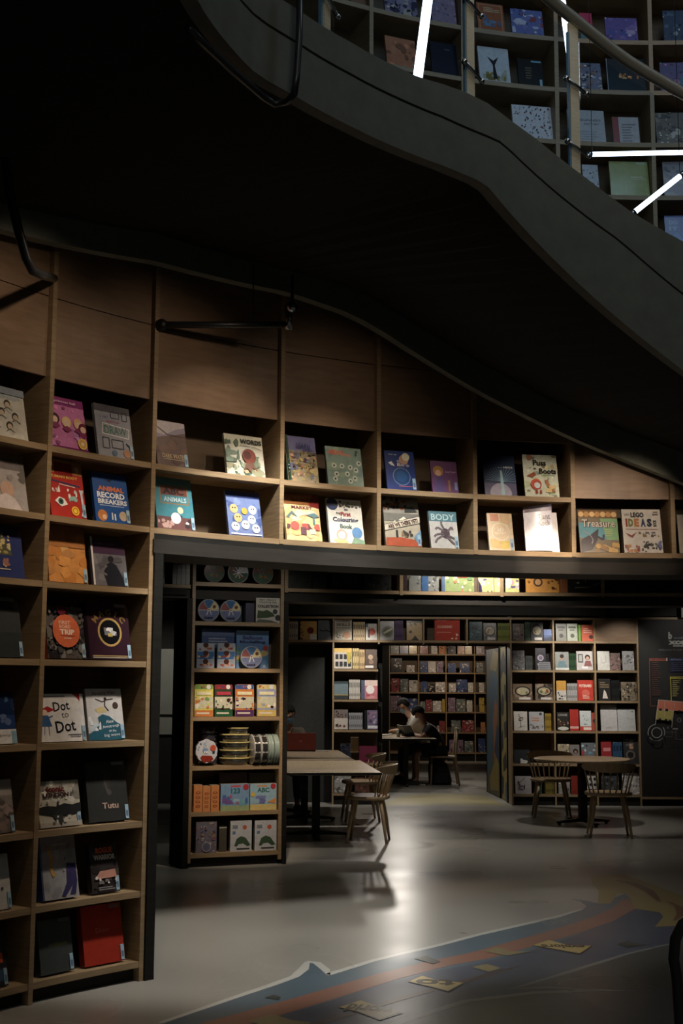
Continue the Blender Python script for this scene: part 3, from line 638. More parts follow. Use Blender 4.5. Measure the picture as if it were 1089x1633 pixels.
def a_woman(A):
    A.r(0, .66, 1, 1, (70, 46, 70)); A.t('HEIRLOOM', .4, .87, .5, .05, (140, 100, 120)); calm([(100, 98, 104), (120, 118, 122), (86, 84, 90)], 12, 3, y1=.66)(A)
    A.e(.55, .56, .08, (40, 38, 42)); A.poly([(.4, 0), (.3, .25), (.42, .45), (.55, .5), (.7, .44), (.85, .2), (.9, 0)], (34, 36, 46)); A.line([(.42, .42), (.24, .28), (.4, .22)], .05, (110, 105, 110)); A.r(0, 0, .05, 1, (210, 205, 200))
def a_circle(A):
    photo([(70, 66, 64), (110, 106, 100), (40, 38, 40), (130, 126, 120), (60, 50, 60)], 40, 5)(A); A.e(.48, .52, .36, (226, 104, 62)); A.t('FIRST', .45, .68, .3, .07, (240, 200, 170)); A.t('ROAD', .45, .6, .3, .07, (240, 200, 170)); A.t('TRIP', .5, .5, .38, .1, (245, 222, 200), bold=.04); A.r(.3, .42, .7, .43, (120, 50, 30)); A.r(.4, .37, .6, .385, (240, 210, 190)); A.e(.4, .93, .12, (110, 30, 50))
def a_magic(A):
    for i, ch in enumerate('MAGIC'):
        t = 2.5-i*.46; A.t(ch, .55+.38*cos(t), .52+.31*sin(t), .035 if ch == 'I' else .12, .11, (150, 116, 60), rot=t-pi/2, bold=.03)
    A.ring(.55, .48, .27, .04, (186, 150, 80), (14, 14, 20)); A.blobs(9, [(200, 200, 205), (120, 120, 128), (230, 230, 230)], .42, .42, .7, .56, .03, .07, random.Random(3)); A.r(.5, .4, .6, .46, (200, 180, 90)); A.r(.12, .05, .95, .065, (180, 150, 90)); A.r(.12, .02, .9, .035, (190, 180, 160)); A.r(0, 0, .06, 1, (20, 14, 18))
    A.r(.7, .93, .95, .99, (120, 110, 120))
def a_dot(A):
    A.r(0, .93, .6, .96, (120, 120, 120)); A.t('Dot', .5, .74, .36, .2, (34, 32, 38), rot=.1, bold=.02); A.t('to', .57, .55, .16, .11, (60, 58, 62), rot=.1, bold=0); A.t('Dot', .56, .32, .44, .25, (34, 32, 38), rot=.1, bold=.02)
    A.poly([(.02, .66), (.2, .74), (.36, .66), (.16, .6)], (186, 40, 40)); A.e(.13, .6, .06, (230, 196, 170)); A.poly([(.08, .55), (.2, .55), (.27, .32), (.03, .32)], (60, 96, 150)); A.line([(.11, .32), (.09, .14)], .015, (90, 110, 140)); A.line([(.19, .32), (.2, .13)], .015, (90, 110, 140)); A.line([(.2, .5), (.3, .54)], .02, (60, 96, 150))
    A.poly([(.75, 1), (.84, .94), (.92, .84), (.92, 1)], (180, 40, 44)); A.r(.6, .13, .9, .15, (110, 110, 120)); A.r(.65, .09, .88, .11, (140, 140, 150))
def a_wave(A):
    A.t('Amelia Mac', .5, .92, .66, .07, (110, 60, 60), rot=.05, bold=0); A.line([(.25, .8), (.45, .74), (.55, .78), (.75, .8)], .03, (60, 50, 50)); A.line([(.52, .78), (.5, .66), (.6, .56)], .035, (60, 50, 50)); A.e(.53, .8, .04, (50, 40, 40)); A.poly([(.2, .6), (.45, .66), (.55, .54), (.3, .52)], (196, 176, 120)); A.e(.8, .67, .08, (70, 56, 50))
    A.poly([(0, 0), (0, .12), (.2, .2), (.3, .34), (.28, .44), (.42, .5), (.6, .46), (.8, .34), (1, .26), (1, 0)], (38, 90, 110)); A.blobs(7, [(225, 230, 232), (190, 205, 212)], .02, .18, .35, .46, .05, .1, random.Random(3))
    A.t('Alex', .6, .36, .22, .06, WH, rot=.1, bold=0); A.t('Armstrongs', .62, .26, .46, .07, WH, rot=.1, bold=0); A.t('on the', .66, .18, .2, .05, WH, bold=0); A.t('big wave', .64, .09, .44, .07, WH, rot=.06, bold=0)
def a_london(A):
    A.r(0, .55, 1, 1, (186, 178, 160)); photo([(170, 160, 140), (206, 200, 184), (140, 132, 120)], 14, 4, y0=.5)(A); A.t('iconic', .42, .82, .42, .13, (110, 40, 40), bold=.04); A.t('LONDON', .42, .69, .62, .1, (60, 30, 30), bold=.05)
    A.poly([(0, .44), (.2, .47), (.4, .44), (.6, .5), (.8, .46), (1, .5), (1, .3), (.7, .24), (.3, .26), (0, .32)], (44, 44, 44)); A.poly([(.42, .44), (.45, .62), (.47, .44)], (40, 40, 40)); A.r(0, 0, 1, .1, (170, 162, 146)); A.poly([(.3, .26), (.5, 0), (.56, .26)], (60, 60, 58)); A.blobs(7, [(90, 88, 84), (200, 192, 176)], 0, .04, 1, .24, .03, .09, random.Random(7))
def a_tutu(A):
    A.e(.52, .74, .1, (70, 66, 64), ry=.1); A.e(.5, .6, .09, (62, 58, 56)); A.e(.55, .48, .06, (80, 76, 72)); A.line([(.45, .7), (.5, .5)], .03, (90, 84, 78)); A.t('Tutu', .55, .26, .4, .1, (190, 160, 140)); A.r(.65, .93, .95, .98, (110, 120, 126))
def a_legs(A):
    calm([(150, 144, 144), (164, 158, 156), (136, 132, 134)], 14, 6)(A); A.line([(.22, .84), (.3, .66), (.26, .5), (.34, .36)], .09, (188, 140, 70)); A.r(.35, .84, .75, .87, (180, 176, 172)); A.r(.3, .75, .55, .77, (176, 170, 168))
    A.poly([(.7, .55), (.95, .53), (.97, .25), (.9, .05), (.74, .05), (.84, .2), (.6, .02), (.5, .04), (.68, .25)], (56, 50, 92)); A.blobs(10, [(70, 60, 110), (160, 150, 160)], .6, .1, .95, .66, .02, .04, random.Random(8)); A.r(0, 0, .02, 1, (30, 60, 120))
def a_rogue(A):
    photo([(60, 50, 46), (40, 36, 36), (74, 64, 58)], 16, 4)(A); A.t('ROGUE', .5, .86, .6, .12, (214, 92, 46), bold=.04); A.t('WARRIOR', .5, .72, .78, .11, (214, 206, 196), bold=.05); A.poly([(.1, .28), (.9, .3), (.85, .46), (.3, .44)], (190, 130, 110)); A.blobs(6, [(210, 200, 190), (120, 110, 108)], .1, .18, .9, .34, .04, .1, random.Random(3)); A.r(.2, .06, .8, .075, (150, 150, 150)); A.r(.2, .1, .7, .115, (150, 150, 150))
def a_dgrey(A): A.t('HOFFMANN', .58, .52, .55, .06, (130, 126, 60)); A.r(.62, .93, .95, .99, (90, 100, 106))
def a_red(A): A.t('Dior', .5, .57, .34, .08, (200, 110, 90), bold=0); A.r(.7, .92, .97, .98, (140, 110, 110))
def a_bridge(A):
    A.poly([(0, .6), (1, .78), (1, 1), (0, 1)], (140, 132, 150)); A.poly([(0, .72), (.3, .68), (.7, .84), (1, .9), (1, 1), (0, 1)], (176, 168, 172)); calm([(104, 80, 74), (90, 70, 66), (120, 94, 84)], 14, 5, y1=.7)(A); A.line([(0, .9), (.4, .7), (1, .68)], .02, (90, 74, 76)); A.t('DARK WATER', .55, .22, .76, .1, (200, 176, 140)); A.r(.2, .14, .9, .155, (190, 170, 140))
def a_words(A):
    photo([(110, 124, 100), (140, 140, 110), (90, 110, 90), (160, 130, 96)], 14, 6, y1=.5)(A); A.blobs(12, [(80, 100, 80), (110, 130, 110)], 0, .3, .35, .9, .05, .12, random.Random(3)); A.t('WORDS', .68, .84, .56, .12, (34, 40, 36), bold=.04); A.e(.6, .48, .18, (122, 60, 48)); A.e(.55, .5, .1, (80, 40, 34)); A.poly([(.5, .3), (.42, .12), (.52, .18), (.62, .08), (.66, .2), (.8, .14), (.68, .32)], (110, 76, 60)); A.line([(.4, .74), (.75, .72), (.95, .66)], .014, (90, 70, 60))
def a_abc(A):
    A.line([(.15, .5), (.88, .5), (.88, .84), (.15, .84), (.15, .5)], .03, (150, 120, 80)); A.r(.17, .66, .86, .82, (120, 64, 50)); A.t('ABC', .5, .74, .55, .13, (44, 30, 34), bold=.04); A.t('ANIMALS', .53, .58, .6, .09, (190, 214, 214)); A.e(.64, .38, .08, (214, 210, 170)); A.r(0, 0, 1, .24, (110, 70, 66)); A.blobs(12, [(225, 225, 220), (60, 50, 50), (190, 150, 140)], .02, .02, .98, .28, .04, .1, random.Random(7)); A.e(.5, .22, .13, (230, 230, 226))
def a_blueanim(A):
    A.r(0, .86, 1, 1, (40, 60, 130)); calm([(90, 110, 170), (120, 140, 186), (70, 90, 150)], 14, 4, y1=.86)(A)
    for x, y in ((.2, .6), (.75, .6), (.3, .4), (.7, .38), (.2, .2), (.5, .25), (.8, .18)): A.e(x, y, .12, RND.choice([(214, 214, 220), (206, 170, 110), (190, 196, 210)])); A.e(x-.03, y+.02, .02, K); A.e(x+.04, y+.02, .02, K)
    A.e(.5, .56, .09, (200, 160, 60)); A.r(.05, .02, .95, .05, (220, 220, 230))
def a_learn(A):
    A.r(0, .68, 1, 1, (104, 104, 150)); photo([(176, 150, 84), (140, 124, 84), (170, 130, 110), (104, 110, 140), (190, 170, 110)], 30, 4, y1=.66)(A); A.blobs(14, [(60, 50, 50), (190, 60, 50)], .1, .3, .95, .64, .015, .035, random.Random(2)); A.t('LEARN', .56, .78, .44, .1, (50, 50, 110), rot=-.08); A.t('to GO', .7, .69, .3, .08, (50, 50, 110), rot=-.08); A.r(0, 0, .07, 1, (20, 60, 44)); A.blobs(6, [(230, 230, 230)], .01, .1, .06, .9, .01, .02, random.Random(4))
def a_hedge(A):
    calm([(120, 150, 134), (140, 164, 140), (110, 140, 140)], 18, 4)(A); A.t('HEDGE', .28, .85, .44, .12, (216, 96, 76), bold=.03); A.t('Hop', .56, .8, .26, .1, (226, 130, 100))
    for x, y in ((.2, .5), (.42, .5), (.65, .48), (.25, .28), (.55, .3), (.8, .42), (.75, .2), (.2, .15), (.62, .12), (.9, .6)): A.e(x, y, .07, (190, 204, 190)); A.e(x, y, .025, (40, 40, 40))
    A.t('?', .85, .86, .1, .14, (60, 80, 90))
def a_desert(A):
    calm([(236, 206, 140), (220, 180, 120)], 20, 9, y1=.7)(A)
    A.r(0, .76, 1, 1, (140, 84, 40)); A.poly([(.7, .76), (1, .7), (1, 1), (.85, 1)], (120, 30, 26)); A.t('TINY SANDS', .5, .86, .6, .09, (80, 30, 20)); A.t('MARKET', .5, .7, .6, .07, (110, 40, 60)); calm([(236, 206, 140), (226, 190, 120), (240, 220, 170)], 12, 3, y1=.7)(A)
    A.poly([(.02, .48), (.2, .62), (.36, .48), (.28, .5), (.2, .56), (.1, .46)], (96, 120, 122)); A.poly([(.6, .55), (.85, .6), (.98, .52), (.84, .5), (.84, .34), (.78, .34), (.78, .5)], (96, 130, 136)); A.blobs(10, [(130, 84, 80), (110, 70, 76), (200, 90, 80)], .02, .22, .96, .36, .04, .1, random.Random(5)); A.e(.25, .3, .12, (206, 96, 86)); A.r(.4, .12, .56, .28, (120, 80, 90)); A.r(.66, .14, .82, .24, (230, 214, 190))
def a_colour(A):
    A.e(.15, .88, .17, (36, 56, 100)); A.blobs(14, [(56, 50, 44), (40, 40, 40)], .35, .8, .98, .96, .02, .06, random.Random(4)); A.t('My', .55, .76, .12, .05, (60, 60, 60)); A.t('Big', .3, .67, .12, .06, (90, 90, 80)); A.t('First', .52, .66, .3, .1, (170, 50, 60), bold=.04); A.t('Colouring', .5, .52, .74, .13, (50, 60, 100), bold=.03); A.t('Book', .5, .38, .36, .1, (70, 100, 90), bold=.03)
    A.e(.35, .18, .16, (232, 160, 140)); A.e(.35, .18, .1, (240, 230, 220)); A.e(.8, .25, .15, (90, 140, 190)); A.poly([(.6, 0), (.7, .14), (1, .08), (1, 0)], (120, 150, 120)); A.blobs(5, [(240, 200, 120)], .1, 0, .7, .08, .05, .1, random.Random(3))
def a_frost(A): A.t('STORY TIME', .28, .9, .28, .03, (190, 210, 230)); A.e(.64, .78, .16, (190, 150, 120)); A.e(.72, .86, .13, (214, 214, 190)); A.blobs(8, [(200, 180, 170), (150, 150, 190)], .4, .6, .85, .76, .04, .08, random.Random(4)); A.poly([(.1, .68), (.22, .72), (.32, .6), (.2, .62)], (220, 226, 230)); A.ring(.52, .34, .3, .025, (110, 140, 180), (24, 70, 130)); A.e(.52, .34, .18, (30, 86, 150)); A.r(.4, .08, .9, .1, (180, 90, 110))
def a_purple(A): A.e(.28, .68, .2, (160, 120, 60)); A.e(.28, .62, .11, (206, 160, 140)); A.poly([(.12, 0), (.2, .5), (.4, .5), (.46, 0)], (84, 70, 120)); A.line([(.66, .4), (.66, .05)], .08, (150, 110, 60)); A.t('Song Tower', .75, .66, .4, .08, (190, 150, 190)); A.r(.86, .1, .96, .34, (120, 140, 180))
def a_yet(A):
    A.poly([(0, .66), (1, .68), (1, 1), (0, 1)], (150, 146, 136)); A.blobs(20, [(70, 50, 40), (120, 70, 50), (40, 40, 36), (150, 90, 60)], .0, .72, .66, .98, .04, .09, random.Random(4)); A.poly([(.6, .78), (.85, .8), (.95, .7), (.6, .68)], (60, 62, 58)); A.r(0, .5, 1, .66, (116, 116, 108)); A.poly([(.4, .52), (.56, .6), (.7, .5)], (226, 220, 200)); A.poly([(.22, .45), (.3, .52), (.38, .45)], (226, 220, 200))
    A.poly([(0, .3), (1, .48), (1, .62), (0, .42)], (214, 206, 184)); A.line([(0, .3), (1, .48)], .012, K); A.line([(0, .42), (1, .62)], .012, K); A.t('ARE WE THERE YET?', .52, .455, .88, .09, (60, 26, 24), rot=.24, bold=.05)
    A.poly([(0, 0), (1, 0), (.98, .12), (.4, .18), (.02, .16)], (186, 84, 54)); A.r(.3, .17, .36, .32, (60, 60, 58)); A.blobs(7, [(70, 66, 60), (150, 120, 80)], .1, .18, .85, .32, .04, .07, random.Random(6)); A.poly([(.8, .2), (1, .34), (1, .1), (.86, .08)], (110, 150, 180))
def a_body(A):
    A.r(0, .72, 1, 1, (84, 128, 140)); A.t('BODY', .5, .84, .84, .17, (176, 204, 204), bold=.02)
    A.e(.55, .4, .16, (88, 74, 80), ry=.14)
    for p in ([(.5, .46), (.28, .56), (.2, .5)], [(.48, .4), (.22, .36), (.14, .3)], [(.5, .36), (.24, .24), (.16, .14)], [(.5, .52), (.42, .66), (.44, .72)], [(.62, .44), (.78, .58), (.82, .5)], [(.64, .34), (.86, .26), (.94, .3)], [(.6, .3), (.8, .14), (.9, .1)]): A.line(p, .07, (92, 78, 84)); A.line(p, .025, (130, 116, 120))
def a_nexus(A):
    A.r(0, 0, 1, .3, (80, 80, 120)); A.e(.5, .04, .34, (150, 150, 180), ry=.26)
    for i in range(17):
        t = pi*(i+.3)/17; A.line([(.55, .34), (.55+.5*cos(t), .34+.42*sin(t)*.9)], .014, (96, 136, 170))
    A.poly([(.5, 0), (.52, .62), (.58, .62), (.62, 0)], (150, 190, 206)); A.t('NEXUS', .78, .7, .28, .045, (220, 225, 230)); A.r(.45, .69, .62, .7, (160, 170, 180))
def a_puss(A):
    photo([(190, 206, 190), (170, 190, 150), (206, 210, 190), (190, 176, 120)], 22, 4)(A); A.e(.2, .92, .08, (180, 120, 90)); A.t('Puss', .48, .8, .38, .14, (24, 22, 26), bold=.03); A.t('in', .33, .66, .07, .06, (24, 22, 26)); A.t('Boots', .7, .6, .5, .13, (24, 22, 26), bold=.03); A.r(.55, .5, .85, .51, (80, 120, 80)); A.poly([(.08, .48), (.3, .58), (.36, .5), (.22, .44)], (140, 70, 40)); A.e(.33, .28, .16, (190, 70, 50)); A.e(.36, .26, .09, (190, 206, 214)); A.r(.3, .06, .36, .14, (160, 60, 40)); A.r(.42, .06, .48, .14, (160, 60, 40)); A.blobs(5, [(170, 110, 70), (214, 190, 130)], .6, .1, .95, .4, .06, .12, random.Random(3))
def a_tan(A):
    A.r(.12, .78, .46, .98, (214, 140, 110)); A.r(.5, .7, .9, .98, (220, 186, 140)); A.r(.06, .06, .5, .3, (226, 190, 120)); A.r(.5, .04, .8, .26, (232, 200, 100)); A.ring(.5, .5, .36, .03, (236, 226, 200), (226, 200, 160)); A.t('365', .5, .56, .3, .1, (240, 230, 208)); A.t('PURE TASTY', .5, .46, .44, .06, (240, 230, 208))
def a_giant(A):
    A.r(0, .86, 1, 1, (120, 118, 150)); A.e(.17, .92, .08, (110, 80, 80)); A.blobs(10, [(206, 212, 236), (220, 224, 240), (196, 200, 226)], 0, 0, .84, .8, .1, .2, random.Random(4)); A.t('Giant', .62, .74, .42, .12, (60, 56, 70), bold=0); A.t('Rock', .62, .6, .4, .11, (60, 56, 70), bold=0)
def a_treasure(A):
    A.poly([(0, .7), (1, .66), (1, .3), (0, .34)], (80, 150, 170)); A.poly([(.55, .8), (1, .8), (1, .3), (.7, .3)], (120, 170, 120)); A.r(0, .82, 1, 1, (120, 86, 50))
    for i in range(7): A.e(.08+.14*i, .9, .07, (190, 140, 80) if i % 2 else (214, 176, 120))
    A.t('Treasure', .52, .68, .86, .19, (70, 60, 60), bold=.07); A.t('Treasure', .51, .685, .84, .175, (206, 200, 190), bold=.01); A.poly([(.02, 0), (.04, .3), (.3, .42), (.5, .56), (.46, .3), (.3, .06)], (50, 40, 60)); A.line([(.1, .5), (.25, .44), (.34, .3), (.3, .2)], .02, (150, 150, 160)); A.line([(.4, .4), (.6, .3), (.62, .42)], .05, (50, 40, 60))
    for i in range(14): A.e(.42+.55*((i*.37) % 1), .03+.16*((i*.61) % 1), .065, (198, 156, 80) if i % 3 else (150, 110, 56))
    lines(A, .66, .38, .9, .56, 4, (180, 200, 140), 3)
def a_ideas(A):
    A.t('LEGO', .4, .87, .34, .12, (34, 30, 34), bold=.06); A.t('THE', .13, .87, .06, .1, (60, 50, 50), rot=pi/2); A.r(.8, .86, .94, .9, (110, 100, 100)); A.r(.82, .92, .94, .95, (110, 100, 100))
    for ch, x, c in (('I', .11, (166, 50, 40)), ('D', .22, (110, 126, 60)), ('E', .37, (190, 120, 60)), ('A', .54, (40, 60, 100)), ('S', .7, (40, 50, 76))): A.t(ch, x, .69, .05 if ch == 'I' else .13, .19, c, bold=.07)
    A.t('BOOK', .84, .68, .19, .08, (50, 50, 56), rot=pi/2, bold=.05); A.r(.08, .53, .9, .545, (150, 90, 80)); A.poly([(.06, .46), (.22, .4), (.36, .48), (.24, .34), (.14, .38)], (140, 60, 60)); A.blobs(10, [(90, 86, 80), (130, 110, 70), (110, 110, 120)], .4, .36, .92, .48, .02, .05, random.Random(3)); A.blobs(14, [(170, 70, 50), (190, 120, 60), (150, 60, 56)], .02, .0, .4, .18, .03, .07, random.Random(4)); A.blobs(18, [(40, 40, 44), (80, 80, 90)], .45, .02, .85, .26, .02, .045, random.Random(5)); A.blobs(6, [(110, 120, 170), (80, 90, 150)], .82, .02, .98, .3, .03, .06, random.Random(6))
def a_blue3(A): A.r(0, .55, 1, 1, (20, 40, 80)); A.r(0, .28, 1, .55, (36, 60, 110)); A.blobs(10, [(60, 90, 130), (90, 110, 150), (30, 50, 90)], 0, .3, 1, 1, .05, .14, random.Random(4)); A.r(0, 0, 1, .28, (216, 216, 214)); A.t('Legacy', .6, .16, .5, .07, (120, 110, 90)); A.r(.86, 0, 1, .25, (130, 170, 190))
def a_mount(A): A.r(0, .7, 1, 1, (170, 160, 150)); A.poly([(0, .5), (.5, .78), (1, .45), (1, 0), (0, 0)], (110, 100, 94)); A.blobs(18, [(140, 120, 110), (96, 84, 78), (160, 140, 130)], 0, 0, 1, .6, .05, .12, random.Random(3))
def a_white1(A): A.blobs(10, [(190, 188, 180), (206, 204, 196)], 0, 0, 1, 1, .06, .15, random.Random(2)); A.line([(.3, .85), (.7, .8)], .03, (60, 60, 60)); A.blobs(5, [(80, 80, 90)], .2, .2, .8, .5, .03, .06, random.Random(8))
def a_darkor(A): A.e(.6, .7, .22, (200, 200, 200)); A.r(.3, .42, .9, .6, (200, 80, 40)); A.r(.2, .1, .9, .3, (60, 90, 120))
def a_dk(A): A.r(.55, .9, .9, .96, (110, 125, 130)); A.r(0, 0, 1, .4, (50, 54, 54))
FB = [ # row, x0, x1, ytop, base, art, sticker, thickness, label
 (7, -26, 46, 618, (206, 202, 186), a_pale, 0, .02, 'pale book with sketched figures, top left corner of the book wall'),
 (6, -24, 46.5, 722, (170, 162, 158), a_portrait, 0, .02, 'grey-brown book with a bust portrait at the left edge, second row down'),
 (5, -24, 40.5, 837, (46, 56, 110), a_gold, 0, .02, 'navy book with a gilded tower motif at the left edge'),
 (4, -30, 38.5, 950, (58, 60, 60), a_dk, 1, .025, 'plain charcoal book at the left edge level with MAGIC'),
 (3, -32, 28, 1106, (36, 60, 100), a_blue3, 0, .02, 'blue-and-white book at the left edge level with Dot to Dot'),
 (2, -34, 25, 1246, (140, 130, 122), a_mount, 1, .02, 'mountain photo book at the left edge level with Tutu'),
 (1, -38, 20, 1366, (196, 194, 188), a_white1, 1, .02, 'off-white book at the left edge below the mountain photo book'),
 (0, -42, 14, 1490, (44, 46, 50), a_darkor, 1, .02, 'dark book with orange patch at the left edge near the floor'),
 (7, 84, 141, 637, (216, 120, 180), a_pinkgirls, 0, .022, 'pink story book with cartoon girls and a yellow seal'),
 (7, 158, 215, 649, (150, 152, 162), a_draw, 1, .02, 'grey drawing book titled DRAW in green letters'),
 (6, 83, 139, 736, (196, 48, 40), a_redsci, 1, .022, 'red science book with an eye and a bone on the cover'),
 (6, 154, 209, 757, (30, 82, 160), a_animalrec, 1, .022, 'blue book titled ANIMAL RECORD BREAKERS'),
 (5, 79.5, 141, 841, (214, 140, 66), a_orangemap, 1, .022, 'plain orange patchwork book below the red science book'),
 (5, 150, 205, 860, (104, 102, 108), a_woman, 1, .02, 'grey and purple book showing a standing woman, beside the orange one'),
 (4, 78, 138, 970, (90, 84, 80), a_circle, 1, .03, 'photo-covered book with a large orange circle'),
 (4, 140, 211, 964, (52, 26, 40), a_magic, 1, .035, 'dark maroon book titled MAGIC with a gold ring'),
 (3, 66, 139, 1108, (222, 220, 216), a_dot, 1, .018, 'white landscape book titled Dot to Dot'),
 (3, 143, 200, 1100, (196, 192, 188), a_wave, 1, .018, 'book with a leaping figure above a teal wave, beside Dot to Dot'),
 (2, 64.5, 131, 1247, (190, 180, 160), a_london, 1, .022, 'landscape photo book titled iconic LONDON'),
 (2, 143, 207, 1217, (52, 52, 50), a_tutu, 1, .045, 'thick charcoal book titled Tutu'),
 (1, 70, 127, 1336, (150, 146, 146), a_legs, 0, .05, 'thick grey book with blue spine and patterned legs'),
 (1, 148, 192, 1348, (56, 48, 46), a_rogue, 1, .04, 'small dark book with orange and white title, beside the grey legs book'),
 (0, 66, 119, 1469, (62, 68, 66), a_dgrey, 1, .05, 'dark grey book with faint yellow title on the bottom row'),
 (0, 136, 200, 1446, (170, 44, 28), a_red, 1, .045, 'large plain red book on the bottom row'),
 (7, 252, 301.5, 674, (110, 90, 86), a_bridge, 1, .02, 'brown and violet landscape book above ABC Animals'),
 (7, 363, 424, 696, (190, 190, 170), a_words, 0, .02, 'green and cream book titled WORDS with a brown animal'),
 (6, 252, 312.5, 764, (60, 136, 150), a_abc, 1, .02, 'teal book titled ABC ANIMALS'),
 (6, 366, 420, 786, (104, 124, 176), a_blueanim, 0, .02, 'blue book crowded with animal faces, below WORDS'),
 (7, 460, 509, 698, (150, 140, 110), a_learn, 0, .022, 'glossy busy book with LEARN in its title, dark green spine'),
 (7, 524, 581, 715, (126, 152, 140), a_hedge, 0, .02, 'pale green book with red title and many eyes'),
 (6, 458, 514, 789, (234, 204, 140), a_desert, 0, .02, 'sandy yellow picture book with tents and a brown top'),
 (6, 527, 582, 798, (222, 220, 206), a_colour, 0, .02, 'white book titled My Big First Colouring Book'),
 (7, 618, 665, 721, (30, 56, 130), a_frost, 1, .022, 'deep blue book with a round turquoise clock disc'),
 (7, 690, 732, 737, (104, 66, 110), a_purple, 0, .018, 'small purple book with a long-haired figure'),
 (6, 616, 673, 794, (180, 172, 150), a_yet, 1, .022, 'picture book titled ARE WE THERE YET?'),
 (6, 688, 732.5, 817, (196, 194, 188), a_body, 1, .022, 'book titled BODY with a skeletal hand'),
 (7, 774, 825, 728, (30, 52, 88), a_nexus, 0, .022, 'dark blue book with radiating light rays'),
 (7, 838, 892.5, 727, (196, 206, 190), a_puss, 0, .02, 'pale green book titled Puss in Boots'),
 (6, 781, 821, 820, (226, 204, 170), a_tan, 1, .02, 'small cream book with a pale circle, left of the bright one'),
 (6, 839, 893, 818, (226, 226, 232), None, 0, .014, 'bright white book titled Giant with a curling front cover'),
 (6, 926, 989, 815, (120, 110, 90), a_treasure, 0, .02, 'colourful book titled Treasure with gold coins'),
 (6, 996, 1058, 814, (206, 202, 196), a_ideas, 0, .024, 'white book titled LEGO IDEAS with multicoloured letters'),
 (6, 1084, 1140, 822, (196, 190, 176), None, 0, .02, 'pale book cut by the right photo edge above the arch')]
for row, x0, x1, yt, base, art, stk, th, lab in FB:
    o = book(W_, ZS[row], x0, x1, yt, base, art, lab, 'face-out books on the curved front wall', lean=.2 if row < 6 else .22, th=th, pymid=700 if row > 5 else 1200, big=True, sticker=bool(stk),
             spine=(30, 60, 130) if art is a_legs else ((160, 60, 40) if art is a_circle else ((20, 60, 44) if art is a_learn else None)))
    if x0 == 839:
        m = M(); n = 16; T_, w_, h_ = place(W_, ZS[row], 839, 893, 812, .22, 700); w_ *= .78
        def cv(u, v, k): return (-.0275-w_/2/.78+.0275+u*w_, -.003-.0002*k-.055*u**2*(.25+.75*v)-.012*sin(pi*u), .002+v*h_+.012*u*v)
        for i in range(n):
            m.face([cv(i/n, 0, 0), cv((i+1)/n, 0, 0), cv((i+1)/n, 1, 0), cv(i/n, 1, 0)], lin((214, 218, 240)), sm=True)
        A = Art(m, cv, w_/h_)
        for i in range(n): A.r(i/n, .87, (i+1)/n, 1, (120, 118, 150))
        A.blobs(12, [(206, 212, 236), (220, 224, 240), (190, 196, 226)], 0, 0, .84, .8, .03, .07, random.Random(4)); A.e(.15, .92, .07, (110, 80, 80)); A.t('Giant', .68, .74, .5, .12, (60, 56, 70), bold=0); A.t('Rock', .72, .6, .4, .11, (60, 56, 70), bold=0)
        m.build('curled_cover', 'print', o)
